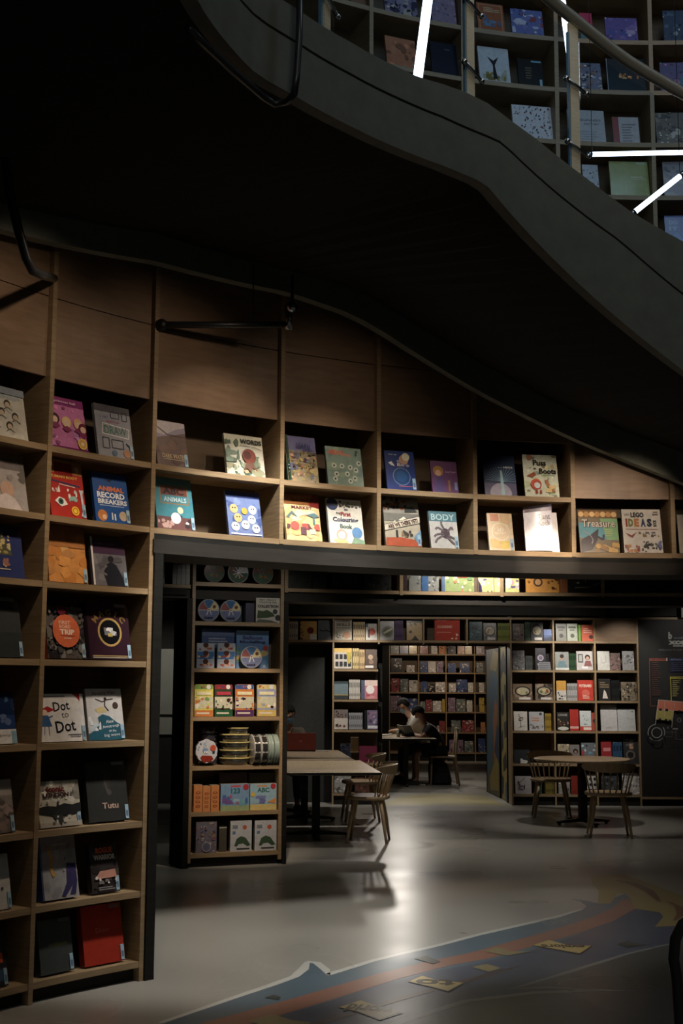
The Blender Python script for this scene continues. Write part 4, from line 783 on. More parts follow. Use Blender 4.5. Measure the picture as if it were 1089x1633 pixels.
# --- upper floor books
U_ = frame_cyl(RW+.045)
def a_whale(A): A.blobs(6, [(170, 176, 160)], .1, .05, .9, .4, .1, .2, random.Random(2)); A.blobs(10, [(150, 136, 60), (120, 110, 50)], .2, .08, .85, .3, .06, .12, random.Random(3)); A.poly([(.44, .12), (.46, .5), (.3, .72), (.48, .62), (.66, .74), (.52, .5), (.58, .12)], (26, 34, 40))
def a_speck(A):
    r = random.Random(5)
    for i in range(70): A.e(r.uniform(.04, .96), r.uniform(.04, .96), r.uniform(.012, .026), r.choice([(40, 44, 90), (60, 60, 90), (120, 40, 50), (90, 90, 120)]), n=6)
def a_lines(c, n=5, seed=1, x0=.2, x1=.9, y0=.4, y1=.85): return lambda A: lines(A, x0, y0, x1, y1, n, c, seed)
UB = [(4, 615, 667, -8, (150, 140, 170), photo([(190, 180, 170), (60, 60, 90), (130, 120, 160)], 26, 3), 'violet patterned upper-floor book left of the thick light tube'),
 (4, 690, 729, -4, (150, 130, 160), photo([(170, 150, 180), (130, 120, 150)], 12, 3), 'lilac book right of the thick light tube'), (3, 618, 666, 62, (190, 120, 84), photo([(196, 126, 90), (186, 116, 80)], 8, 3, a=.1, b=.3), 'plain tan book low beside the thick light tube'),
 (3, 690, 735, 70, (18, 26, 48), a_lines((110, 130, 150), 1, 1, .5, .8, .8, .84), 'near-black book between the thick light tube and the middle glass post'),
 (4, 763, 806, 7, (170, 96, 60), lambda A: (A.line([(.08, .06), (.92, .06), (.92, .94), (.08, .94), (.08, .06)], .03, (206, 150, 110)), A.blobs(8, [(80, 120, 170), (100, 140, 180)], .2, .2, .85, .6, .08, .14, random.Random(3)), lines(A, .25, .7, .85, .88, 3, (220, 190, 150), 2)), 'orange-brown book with a blue island, right of the middle glass post'),
 (4, 817, 868, 17, (110, 120, 190), photo([(130, 130, 200), (200, 200, 230), (160, 80, 90), (90, 110, 190)], 18, 5), 'blue and white wave-like book on the upper floor'),
 (3, 766, 815, 77, (200, 206, 216), a_whale, 'white book with a dark whale tail'), (3, 828, 868, 96, (24, 24, 26), lambda A: (lines(A, .3, .3, .6, .75, 5, (110, 96, 70), 3), A.r(.55, .9, .95, .96, (120, 170, 200)), A.r(.84, .04, .94, .3, (150, 190, 210))), 'black book right of the whale-tail book'),
 (2, 820, 883, 170, (206, 208, 216), a_speck, 'white book covered in tiny dark speckles'), (2, 908, 967, 177, (176, 178, 184), lambda A: (A.t('BEGINNERS', .6, .7, .6, .07, (90, 90, 100)), A.t('FACTORY', .65, .58, .4, .07, (90, 90, 100)), lines(A, .3, .1, .9, .4, 4, (150, 152, 160), 3)), 'pale grey book with dark lettering behind the right glass post'),
 (2, 979, 1021, 188, (180, 176, 180), lambda A: (A.r(0, 0, .24, 1, (150, 60, 56)), lines(A, .35, .1, .9, .8, 7, (130, 126, 130), 4)), 'grey book with a red spine strip on the upper floor'), (2, 1048, 1100, 181, (110, 100, 90), photo([(70, 64, 60), (140, 130, 116), (190, 180, 170)], 22, 9), 'brown monochrome photo book at the right edge of the upper floor'),
 (1, 932, 957, 264, (176, 180, 190), photo([(120, 120, 130), (70, 70, 80)], 10, 3), 'small white book just above the stair edge'), (1, 975, 1037, 259, (150, 158, 84), lambda A: (A.r(.55, .55, .85, .57, (214, 214, 180)), A.r(.55, .5, .9, .515, (190, 190, 150)), A.r(.7, .93, .95, .98, (170, 190, 170))), 'plain yellow-green book on the upper floor'),
 (1, 1060, 1112, 259, (110, 96, 100), photo([(60, 50, 60), (140, 120, 110)], 14, 3), 'dark brown photo book right of the yellow-green one'), (0, 1063, 1110, 345, (50, 70, 140), lambda A: (A.t('DO', .3, .8, .3, .12, (150, 160, 190)), A.t('IT', .3, .62, .3, .12, (150, 160, 190)), A.blobs(5, [(70, 110, 180)], .3, .1, 1, .5, .1, .2, random.Random(3))), 'blue book at the lowest visible upper shelf, right edge'),
 (3, 928, 961, 102, (120, 124, 150), photo([(190, 190, 200), (60, 60, 80), (150, 120, 110)], 24, 11), 'small photo-collage book right of the right glass post'), (3, 970, 1033, 95, (24, 40, 50), lambda A: (A.blobs(10, [(190, 120, 60), (220, 160, 90)], .3, .4, .8, .56, .03, .06, random.Random(3)), A.r(0, 0, .015, 1, (180, 190, 200))), 'wide dark book with an orange band on the upper floor'),
 (3, 1055, 1102, 101, (90, 90, 140), photo([(110, 90, 150), (150, 110, 160), (60, 120, 140)], 16, 8), 'purple and teal book at the right edge, upper floor'), (4, 927, 947, 22, (70, 130, 150), lambda A: A.r(0, .5, 1, 1, (190, 60, 100)), 'pink and turquoise book behind the right glass post'),
 (4, 967, 1018, 30, (100, 90, 170), photo([(130, 110, 190), (80, 90, 170), (160, 150, 200)], 12, 8), 'violet-blue book below the handrail'), (4, 1060, 1098, 18, (60, 80, 110), photo([(80, 110, 140), (40, 60, 90), (150, 160, 170)], 12, 9), 'slate-blue book above the handrail at the right edge'),
 (4, 560, 590, -4, (140, 100, 80), None, 'brown book at the top left of the glass balustrade')]
for row, x0, x1, yt, base, art, lab in UB:
    book(U_, ZU[row], x0, x1, yt, base, art, lab, 'books on the upper floor', lean=.2, th=.02, pymid=150)
# ---------------------------------------------------------------- narrow bookcase behind the arch
N_ = frame_cyl(R2+.04)
def disc(px, py, rpx, z, label, style, dz=0.0, depth=.035):
    p = oncyl(px, py, R2+depth); r = rpx/FPX*(p.length)*.99; t = Vector((0, 0, 0)); a = math.degrees(atan2(p.y-CY, p.x-CX))
    n = -Vector((cos(radians(a)), sin(radians(a)), 0)); tt = Vector((sin(radians(a)), -cos(radians(a)), 0))
    c = Vector((p.x, p.y, z+r+.001)); T = Matrix(((tt.x, -n.x, 0, c.x), (tt.y, -n.y, 0, c.y), (0, 0, 1, c.z), (0, 0, 0, 1)))
    m = M(); TT = Matrix.Rotation(pi/2, 4, 'X')
    m.lathe([(0, -.0), (r*.96, 0), (r, -.004), (r, -.028), (0, -.028)], 40, TT, lin((160, 164, 170)), 0, False)
    A = Art(m, lambda u, v, k: ((u-.5)*2*r, -.0003*k-.0002, (v-.5)*2*r), 1.0)
    if style == 0:
        A.e(.5, .5, .48, (150, 160, 176), n=32); q = [(150, 90, 90), (70, 110, 160), (214, 196, 140), (110, 120, 160)]
        for i, (t0, t1) in enumerate(((2.2, 3.1), (1.1, 2.1), (.1, 1.0), (3.2, 6.2))): A.poly([(.5, .5)]+[(.5+.46*cos(t0+(t1-t0)*k/8), .5+.46*sin(t0+(t1-t0)*k/8)) for k in range(9)], q[i])
        A.line([(.04, .5), (.96, .5)], .02, (210, 206, 200)); A.line([(.5, .6), (.4, .28)], .03, (220, 216, 210)); A.line([(.5, .6), (.62, .3)], .03, (220, 216, 210)); A.e(.5, .52, .07, (214, 206, 190)); A.e(.5, .52, .03, (60, 60, 60)); A.e(.75, .66, .08, (110, 80, 60)); A.t('SABAR', .5, .16, .4, .1, (50, 50, 70), bold=.05)
    else:
        A.e(.5, .5, .48, (104, 84, 64) if style == 1 else (176, 176, 180), n=32); A.poly([(.5, .5)]+[(.5+.47*cos(2.1+2*k/8), .5+.47*sin(2.1+2*k/8)) for k in range(9)], (110, 70, 80)); A.poly([(.04, .48)]+[(.5+.47*cos(pi+pi*k/10), .5+.47*sin(pi+pi*k/10)) for k in range(1, 10)]+[(.96, .48)], (70, 96, 80)); A.blobs(8, [(140, 90, 70), (120, 110, 60), (90, 110, 120)], .2, .2, .8, .8, .05, .1, random.Random(3))
        if style == 2:
            for k in range(9): A.line([(.5, .5), (.5+.28*cos(k*.7), .5+.28*sin(k*.7))], .03, (210, 210, 214))
    o = m.build('round_box', 'shrink'); o.matrix_world = T; tag(o, label, 'box', 'round lidded toy boxes')
disc(341.8, 912, 16.8, ZM[6], 'left round box with dull coloured lid on the topmost shelf', 1); disc(380, 913.5, 17, ZM[6], 'shiny round box in the middle of the topmost shelf', 2); disc(419.5, 915, 16.8, ZM[6], 'right round box with dull coloured lid on the topmost shelf', 1)
disc(333, 974, 17.6, ZM[5], 'left round box with wedge-coloured lid above the paper-doll books', 0); disc(368, 975, 17.4, ZM[5], 'second round box with wedge-coloured lid, next to the dark tubs', 0)
disc(401, 1048, 17.6, ZM[4], 'round box with wedge-coloured lid in front of Balloon Modelling', 0, depth=.0)
def carton(px0, px1, pt, z, depth, base, art, label, th=.08, cat='box', group=None, name='box', mt='print'):
    return book(frame_cyl(R2+depth), z, px0, px1, pt, base, art, label, group, lean=0.001, th=th, pymid=1100, matn=mt, cat=cat, name=name)
def a_coll(A): A.t('MY FIRST', .5, .92, .7, .06, (60, 60, 56)); A.t('TOUCH & FEEL', .5, .82, .76, .07, (60, 60, 56)); A.t('COLLECTION', .5, .66, .88, .12, (40, 40, 40), bold=.06); A.poly([(.04, .16), (.08, .5), (.3, .46), (.45, .52), (.7, .4), (.8, .26), (.5, .2)], (60, 80, 50)); A.e(.8, .45, .1, (60, 66, 60)); A.e(.92, .2, .12, (60, 60, 64)); A.poly([(0, 0), (.1, .14), (.6, .1), (.9, .02), (.9, 0)], (90, 96, 90))
carton(408, 446, 954, ZM[5], .02, (186, 184, 172), a_coll, 'square white boxed COLLECTION with a green lizard', .09)
carton(325, 356, 944, ZM[5], .16, (44, 60, 80), photo([(50, 70, 96), (36, 50, 66)], 8, 2), 'dark blue tub stacked behind the left round box', .1); carton(358, 389, 944, ZM[5], .16, (40, 58, 80), photo([(60, 80, 110), (36, 50, 66)], 8, 3), 'dark blue tub stacked behind the second round box', .1)
carton(391.5, 405, 962, ZM[5], .06, (60, 60, 80), photo([(80, 80, 110), (50, 50, 66)], 7, 3), 'narrow dark slate box left of the white COLLECTION box', .1)
def a_doll(A):
    for v in (.02, .36, .69):
        A.r(.02, v, .98, v+.3, [(150, 160, 176), (60, 110, 170), (170, 176, 186)][int(v*3)]); A.e(.55, v+.17, .16, (200, 160, 140)); A.e(.5, v+.24, .15, (84, 46, 36)); A.blobs(4, [(190, 90, 70), (214, 190, 120), (150, 70, 60)], .05, v+.02, .95, v+.14, .05, .1, random.Random(int(v*9)))
dl = carton(313.5, 341.5, 1026, ZM[4], .02, (170, 176, 190), a_doll, 'left light-blue card set with three rows of faces', .03, 'card set', 'card sets with faces', 'card_set')
dl = carton(346.5, 375, 1026, ZM[4], .02, (170, 176, 190), a_doll, 'right light-blue card set with three rows of faces', .03, 'card set', 'card sets with faces', 'card_set')
carton(321, 375, 1003, ZM[4], .12, (60, 84, 130), lambda A: (A.r(0, .82, 1, .96, (80, 100, 140)), lines(A, .2, .6, .9, .8, 3, (150, 160, 180), 3)), 'wide blue box standing behind the card sets', .06)
def a_ball(A): A.r(0, .88, 1, 1, (40, 60, 80)); A.t('Balloon', .5, .81, .62, .1, (70, 60, 110), bold=.05); A.t('Modelling', .5, .69, .8, .1, (50, 50, 90), bold=.05); A.blobs(16, [(70, 130, 160), (150, 90, 90), (110, 150, 110), (150, 170, 190), (190, 170, 110)], 0, .02, 1, .6, .05, .12, random.Random(3)); A.e(.9, .54, .08, (170, 60, 60))
carton(376.5, 428, 1006, ZM[4], .07, (90, 130, 180), a_ball, 'blue boxed kit titled Balloon Modelling', .06)
pk = [(310, 340, (206, 200, 90), (120, 160, 80), (206, 120, 60), 'yellow-green toy pouch, leftmost of the four', 1), (342, 371, (60, 70, 50), (150, 50, 60), (40, 96, 60), 'dark red and green toy pouch, second of the four', 2), (375, 405, (206, 120, 60), (60, 90, 150), (90, 50, 100), 'orange and violet toy pouch, third of the four', 3), (410, 440.5, (150, 160, 190), (206, 190, 120), (206, 176, 90), 'lilac and yellow toy pouch, rightmost of the four', 4)]
for x0, x1, c1, c2, c3, lab, sd in pk:
    def ap(A):
        A.r(0, .86, 1, 1, c2); A.r(0, .62, 1, .86, c1); A.r(0, .26, 1, .62, (196, 196, 170)); A.blobs(12, [c1, c2, c3, (60, 40, 30), (230, 220, 200)], .02, .22, .98, .62, .05, .12, random.Random(sd)); A.r(0, 0, 1, .2, c3); A.r(.1, .08, .8, .13, (220, 210, 190)); A.e(.75, .93, .12, (220, 220, 220)); A.blobs(4, [(214, 90, 60), (60, 60, 120)], .05, .88, .6, .98, .03, .07, random.Random(sd+5)); A.r(.1, .68, .9, .78, (220, 214, 170) if sd != 2 else (190, 60, 80))
    T, w, h = place(frame_cyl(R2+.02), ZM[3], x0, x1, 1092, .05, 1100)
    m = M(); rr = .02; n = 8; prof = []
    for cx_, cz_, t0 in ((w/2-rr, h-rr, 0), (-w/2+rr, h-rr, pi/2)):
        for k in range(5): prof.append((cx_+rr*cos(t0+pi/2*k/4), cz_+rr*sin(t0+pi/2*k/4)))
    prof += [(-w/2, 0), (w/2, 0)]
    th = .035
    m.face([(x, 0, z) for x, z in prof], lin(c1)); m.face([(x, th, z) for x, z in reversed(prof)], lin(c1))
    for (xa, za), (xb, zb) in zip(prof, prof[1:]+prof[:1]): m.face([(xa, 0, za), (xa, th, za), (xb, th, zb), (xb, 0, zb)], lin(c2))
    A = Art(m, lambda u, v, k: ((u-.5)*w*.97, -.0002*k-.0002, v*h*.99), w/h); ap(A)
    o = m.build('toy_pouch', 'shrink'); o.matrix_world = Matrix.Translation((0, 0, .003)) @ T; tag(o, lab, 'pouch', 'toy pouches on the narrow bookcase')
# shaped plate with a clown-like face, clear tubs, striped jars
T, w, h = place(frame_cyl(R2+.02), ZM[2], 312, 348, 1180, .12, 1200)
m = M(); out = [(.5+.48*cos(2*pi*k/30)*(1+.04*sin(k*2.1)), .55+.45*sin(2*pi*k/30)*(1+.04*cos(k*1.7))) for k in range(30)]
m.face([((u-.5)*w, 0, v*h) for u, v in out], lin((190, 194, 204))); m.face([((u-.5)*w, .03, v*h) for u, v in reversed(out)], lin((120, 120, 130)))
for (ua, va), (ub, vb) in zip(out, out[1:]+out[:1]): m.face([((ua-.5)*w, 0, va*h), ((ua-.5)*w, .03, va*h), ((ub-.5)*w, .03, vb*h), ((ub-.5)*w, 0, vb*h)], lin((214, 214, 220)))
A = Art(m, lambda u, v, k: ((u-.5)*w, -.0003*k-.0002, v*h), w/h); A.blobs(10, [(90, 130, 170), (150, 170, 190), (60, 90, 120)], .1, .55, .5, .92, .03, .07, random.Random(2)); A.e(.45, .56, .12, (120, 150, 190)); A.e(.42, .5, .05, (240, 240, 240)); A.e(.52, .5, .05, (240, 240, 240)); A.e(.43, .5, .02, K); A.e(.53, .5, .02, K); A.e(.78, .66, .13, (206, 84, 50)); A.poly([(.2, .3), (.3, .38), (.7, .36), (.78, .24), (.6, .12), (.5, .16), (.36, .1)], (150, 44, 34)); A.e(.8, .5, .06, (40, 60, 100))
o = m.build('shaped_puzzle', 'shrink'); o.matrix_world = Matrix.Translation((0, 0, .006)) @ T; tag(o, 'rounded white puzzle shape with orange ball and red scarf', 'puzzle')
for k in range(5):
    z = ZM[2]+.005+k*.068
    pz, t_, n_ = frame_cyl(R2+.2)(331, 1200, z); m = M()
    m.lathe([(0, 0), (.08, 0), (.085, .01), (.085, .052), (.08, .062), (0, .062)], 24, None, lin((52, 52, 60)), 0, True); o = m.build('plastic_tub', 'shrink', loc=None); o.location = pz
    tag(o, 'one of the dark round tubs stacked behind the shaped puzzle', 'tub', 'dark stacked tubs behind the shaped puzzle')
zz = ZM[2]
for k in range(5):
    x0, x1 = (349, 398) if k < 4 else (361, 397)
    p, _, _ = frame_cyl(R2+.14)((x0+x1)/2, 1200, zz); a_, _, _ = frame_cyl(R2+.04)(x0, 1200, zz); b_, _, _ = frame_cyl(R2+.04)(x1, 1200, zz); r = (b_-a_).length/2*.98
    p, _, _ = frame_cyl(R2+.02+r)((x0+x1)/2, 1200, zz)
    t = thing('clear_tub', tuple(p), ['lowest', 'second', 'third', 'fourth', 'topmost'][k]+' clear plastic tub with cream rim in the shelf stack', 'tub', 'stack of clear tubs with cream rims')
    hh = .068 if k < 4 else .055
    m = M(); m.lathe([(0, .002), (r*.86, .002), (r*.93, hh*.5), (r*.95, hh*.8), (r*.95, hh*.85)], 30, None, lin((60, 62, 60)), 0, True); m.build('tub_body', 'shrink', t)
    m = M(); m.lathe([(0, hh*.8), (r*.98, hh*.8), (r, hh*.86), (r, hh*.97), (r*.96, hh), (0, hh)], 30, None, lin((206, 190, 120)), 0, True); m.build('rim_lid', 'shrink', t)
    zz += hh+.001
for i, (x0, x1, nm_, c1, c2) in enumerate([(400, 411, 'white-banded', (200, 200, 196), (50, 50, 50)), (412, 422.5, 'white-banded', (200, 200, 196), (50, 50, 50)), (423.5, 432, 'mint', (150, 170, 160), (100, 120, 110)), (433, 441, 'mint', (150, 170, 160), (100, 120, 110))]):
    sf = frame_cyl(R2+.05); a_, _, _ = sf(x0, 1200, ZM[2]); b_, _, _ = sf(x1, 1200, ZM[2]); c_, tt, nn = sf((x0+x1)/2, 1200, ZM[2]); L = (b_-a_).length; r = .135
    # lids standing on edge: discs with their axis along the shelf
    T = Matrix(((nn.x, 0, tt.x, c_.x-nn.x*.02), (nn.y, 0, tt.y, c_.y-nn.y*.02), (0, 1, 0, c_.z+r+.002), (0, 0, 0, 1))); r *= 1.0
    m = M(); m.lathe([(0, -L/2), (r*.92, -L/2), (r, -L*.42), (r, -L*.12), (r*.96, -L*.08), (r*.96, L*.08), (r, L*.12), (r, L*.42), (r*.92, L/2), (0, L/2)], 30, None, lin(c1), 0, True)
    for q in range(5):
        t0 = radians(-75+35*q)
        if i < 2: m.mesh([( (r+.001)*cos(t0+dt), (r+.001)*sin(t0+dt), zz_) for dt in (0, .25, .5) for zz_ in (-L*.38, L*.38)], [(0, 2, 3, 1), (2, 4, 5, 3)], lin(c2))
    o = m.build('round_tin', 'shrink'); o.matrix_world = T
    tag(o, ['leftmost white-banded round tin lying on its side', 'second white-banded round tin, touching a mint one', 'mint round tin beside the white-banded ones', 'mint round tin against the right upright'][i], 'tin', 'round tins on their sides')
for i, (x0, x1, yt) in enumerate(((308.5, 322, 1252), (323, 335, 1254), (336, 349, 1252.5))):
    carton(x0, x1, yt, ZM[1], .02+.01*(i == 0), (206, 130, 70), lambda A: [A.e(.5, .2+.17*k, .28, (170, 60, 36), ry=.05) or A.e(.5, .2+.17*k, .15, (206, 130, 70), ry=.025) for k in range(4)] and None, ['leftmost narrow orange box with red letters', 'middle narrow orange box with red letters', 'right narrow orange box leaning toward the 123 box'][i], .14, group='narrow orange boxes')
carton(351.5, 397, 1250.5, ZM[1], .02, (120, 160, 200), lambda A: (A.r(.35, .88, .7, .95, (206, 80, 90)), A.t('123', .52, .74, .32, .2, (40, 110, 120), bold=.03), A.blobs(10, [(70, 110, 180), (190, 90, 120), (120, 90, 160), (150, 190, 210)], .05, .25, .95, .6, .06, .14, random.Random(3)), A.r(0, 0, 1, .2, (150, 170, 120)), A.e(.88, .88, .1, (190, 50, 60)), A.e(.75, .3, .12, (110, 170, 190))), 'blue puzzle box marked 123', .06)
carton(398.5, 440.5, 1250, ZM[1], .02, (150, 190, 210), lambda A: (A.r(.25, .88, .65, .95, (206, 150, 90)), A.t('ABC', .5, .76, .46, .18, (40, 100, 90), bold=.03), A.blobs(10, [(110, 110, 180), (150, 190, 210), (120, 130, 190)], .15, .25, .6, .55, .06, .14, random.Random(3)), A.r(0, 0, 1, .22, (214, 190, 110)), A.e(.87, .9, .1, (190, 50, 60)), A.poly([(.66, .3), (.98, .46), (.96, .24)], (226, 140, 60)), A.e(.1, .6, .08, (230, 190, 60))), 'pale blue and yellow puzzle box marked ABC', .06)
carton(349, 393, 1233, ZM[1], .14, (60, 40, 44), photo([(80, 50, 56), (50, 40, 44)], 6, 3), 'dark red box standing behind the 123 box', .08); carton(396, 440, 1233, ZM[1], .14, (56, 52, 36), photo([(66, 60, 40), (48, 44, 36)], 6, 3), 'dark olive box standing behind the ABC box', .08)
carton(312, 345, 1311, ZM[0], .03, (110, 104, 120), lambda A: (A.blobs(40, [(150, 120, 90), (90, 100, 140), (130, 90, 110), (170, 160, 150), (80, 70, 90)], 0, 0, 1, 1, .04, .09, random.Random(3)), A.ring(.5, .2, .22, .03, (170, 170, 180), (96, 96, 120))), 'crowded multicoloured book at the bottom left of the narrow bookcase', .04)
carton(349, 361, 1318, ZM[0], .06, (74, 70, 60), lambda A: A.r(0, .93, 1, .97, (190, 186, 170)), 'narrow dark box beside the crowded multicoloured book', .12)
def a_leaf(A): A.r(0, 0, .03, 1, (206, 206, 200)); A.e(.67, .78, .1, (196, 84, 50)); A.r(.1, .74, .34, .86, (120, 130, 140)); A.r(.1, .56, .24, .66, (90, 120, 160)); A.poly([(.18, .18), (.3, .42), (.5, .5), (.72, .44), (.95, .2), (.8, .16), (.6, .26), (.4, .24), (.3, .16)], (60, 86, 60)); A.r(.3, .06, .9, .11, (60, 60, 56))
carton(367, 401, 1309, ZM[0], .03, (186, 190, 196), a_leaf, 'white box with green leafy arch and red sun, left of its twin', .05, group='white boxes with a green arch'); carton(406, 440.5, 1308.5, ZM[0], .03, (186, 190, 196), a_leaf, 'white box with green leafy arch and red sun, right twin by the upright', .05, group='white boxes with a green arch')
# ---------------------------------------------------------------- shelf over the inner arch (tops hidden by the front lintel)
RB = [(256, 262.5, (120, 120, 60), 'yellow-green book spine at the left end over the dark doorway'), (456.5, 497, (40, 44, 40), None), (498.5, 521, (44, 48, 44), None), (529, 570.5, (38, 42, 38), None), (582, 624, (52, 52, 50), None),
      (637, 650, (50, 40, 40), 'narrow dark red book left of the grey one with the blue tree'), (652.5, 700, (110, 112, 108), 'tree'), (704.5, 756, (120, 136, 84), 'garden'), (763, 787.5, (206, 200, 110), 'y1'), (788.5, 828, (200, 196, 120), 'y2'),
      (839, 892, (206, 140, 60), 'orange'), (905.5, 961, (34, 34, 34), 'beads'), (969, 990.5, (26, 26, 26), None), (992.5, 1018, (28, 28, 28), None), (1020, 1043, (26, 26, 28), None), (1045.5, 1088, (30, 30, 30), None)]
dk = iter(['dark book first in the row right of the narrow bookcase', 'dark narrow book second in the row right of the narrow bookcase', 'dark book third in the row right of the narrow bookcase', 'dark book catching a small white lamp glare',
           'black book just right of the shelf post over the inner arch', 'black book second right of the shelf post over the inner arch', 'black book third right of the shelf post over the inner arch', 'wide black book at the right edge over the inner arch'])
S_ = frame_cyl(R2+.03)
for i, (x0, x1, base, lab) in enumerate(RB):
    art = photo([tuple(min(255, int(v*1.35)) for v in base), tuple(int(v*.7) for v in base), tuple(min(255, int(v*1.7)) for v in base)], 22, i+3, a=.03, b=.08)
    if lab == 'tree': art = lambda A: (A.blobs(40, [(170, 172, 168), (70, 72, 70), (140, 142, 138)], 0, 0, 1, 1, .02, .05, random.Random(3)), A.r(.42, 0, .64, .5, (50, 84, 130)), A.poly([(.2, .6), (.53, .9), (.85, .6), (.53, .48)], (60, 80, 90))); lab = 'grey patterned book with a blue tree trunk'
    elif lab == 'garden': art = lambda A: (A.r(0, 0, .1, 1, (70, 90, 120)), A.blobs(30, [(150, 160, 90), (190, 100, 70), (90, 120, 80), (206, 170, 110), (190, 190, 170)], .1, 0, 1, 1, .03, .08, random.Random(3)), A.r(.5, .48, .8, .6, (214, 90, 60))); lab = 'green and orange garden-patterned book over the inner arch'
    elif lab in ('y1', 'y2'):
        sd = 3 if lab == 'y1' else 5
        art = lambda A, sd=sd: (A.r(0, .5, 1, 1, (226, 214, 80)), A.blobs(14, [(190, 190, 210), (110, 90, 140), (206, 150, 170), (90, 80, 120), (214, 214, 206)], 0, 0, 1, .5, .05, .12, random.Random(sd)), A.e(.55, .4, .16, (196, 204, 180), ry=.3) if sd == 5 else A.poly([(0, 0), (0, .4), (.2, .2), (.25, 0)], (50, 40, 80)))
        lab = 'brightly lit yellow and purple book, left of two' if sd == 3 else 'brightly lit yellow and purple book, right of two'
    elif lab == 'orange': art = lambda A: (A.r(.12, .78, .6, 1, (60, 50, 90)), A.e(.36, .34, .14, (90, 60, 50)), A.e(.36, .34, .09, (206, 150, 90)), A.e(.68, .33, .05, (150, 90, 40)), A.blobs(16, [(110, 60, 30), (90, 50, 30)], .76, .1, .98, .95, .02, .05, random.Random(3)), A.e(.08, .35, .04, (150, 90, 40))); lab = 'orange book with round badges over the inner arch'
    elif lab == 'beads': art = lambda A: (A.blobs(26, [(150, 120, 90), (90, 100, 70), (170, 170, 160), (110, 60, 40)], .1, .3, .8, .95, .015, .035, random.Random(3)), A.line([(.2, .16), (.6, .18), (.9, .3)], .03, (130, 120, 100))); lab = 'black book strewn with bead shapes over the inner arch'
    if lab is None: lab = next(dk)
    book(S_, 2.452, x0, x1, 903-(6 if x0 > 600 else 10), base, art, lab, 'books over the inner arch', lean=.03, th=.03, pymid=930)
for i, x in enumerate((275, 282, 289, 296)): book(S_, 2.452, x, x+6.4, 893, (70, 70, 66), lambda A: A.r(.1, .55, .9, .8, (110, 110, 104)), ['first', 'second', 'third', 'fourth'][i]+' grey spine from the left over the dark doorway', 'grey spines over the dark doorway', lean=.001, th=.16, pymid=930)
for i, x in enumerate((893.5, 897.5, 901.5)): book(S_, 2.452, x, x+3.7, 899, (150, 90, 50), None, ['first', 'second', 'third'][i]+' thin brown spine right of the orange badge book', 'thin brown spines', lean=.001, th=.16, pymid=930)
# ---------------------------------------------------------------- back wall books
B_ = frame_flat(YB+.035)
ORD = ['first', 'second', 'third', 'fourth', 'fifth', 'sixth']
def styl(base, seed, s):
    hi = tuple(min(255, int(v*1.2+14)) for v in base); lo = tuple(int(v*.55) for v in base)
    if s == 'photo': return photo([hi, lo, base, tuple(int(v*.8) for v in base)], 18, seed, a=.06, b=.16)
    if s == 'title': return lambda A: (A.r(.15, .72, .85, .84, lo), A.r(.25, .6, .7, .66, lo), A.e(.5, .3, .2, lo))
    if s == 'bowl': return lambda A: (A.blobs(6, [lo, hi], 0, 0, 1, 1, .1, .2, random.Random(seed)), A.e(.5, .55, .42, (40, 36, 34), ry=.3), A.e(.5, .55, .34, (170, 160, 130), ry=.23), A.blobs(6, [(90, 110, 60), (140, 70, 40), (200, 180, 120)], .25, .4, .75, .68, .05, .1, random.Random(seed+1)), A.r(.3, .04, .9, .18, (205, 200, 195)))
    if s == 'plain': return lambda A: (A.r(.3, .1, .7, .14, lo),)
    if s == 'split': return lambda A: (A.r(0, .5, 1, 1, hi), A.r(0, 0, 1, .3, lo), A.blobs(6, [base, lo], .1, .1, .9, .5, .05, .12, random.Random(seed)))
    if callable(s): return s
    return None
def row_books(sf, z, items, where, group, pymid, th=.02, lean=.1):
    for k, it in enumerate(items):
        x0, x1, yt, base, s, desc = it[:6]
        if s == 'spines':
            n = it[6]; w = (x1-x0)/n
            for j in range(n): 
                lab = desc+', '+where
                o = book(sf, z, x0+w*j+.15, x0+w*(j+1)-.15, yt, base, (lambda A: (A.r(.2, .6, .8, .85, tuple(int(v*.6) for v in base)), A.r(.2, .15, .8, .3, tuple(int(v*.7) for v in base)))), lab+'#'+str(j), desc+', '+where, lean=.001, th=.17, pymid=pymid)
                o['label'] = lab
        else:
            book(sf, z, x0, x1, yt, base, styl(base, int(x0*7+yt), s), desc+', '+where, group, lean=lean, th=th, pymid=pymid, zoff=None)
g = 'face-out books on the back wall'
row_books(B_, ZR[0], [(461, 475, 991, (190, 176, 160), 'spines', 'pale upright spines', 4), (478.5, 505, 991, (196, 150, 80), lambda A: (A.e(.62, .5, .2, (110, 30, 40)), A.line([(.62, .4), (.62, .1)], .04, (120, 60, 50)), A.blobs(8, [(110, 80, 50)], 0, 0, .2, 1, .05, .1, random.Random(3)), A.r(.6, 0, 1, .3, (214, 206, 190))), 'ochre book with a wine glass'), (507, 528.5, 989, (96, 100, 106), lambda A: A.line([(.1, .5), (.35, .42), (.6, .48), (.9, .4)], .07, (40, 42, 46)), 'grey book with dark scribble')], 'above the dark recess', g, 1010)
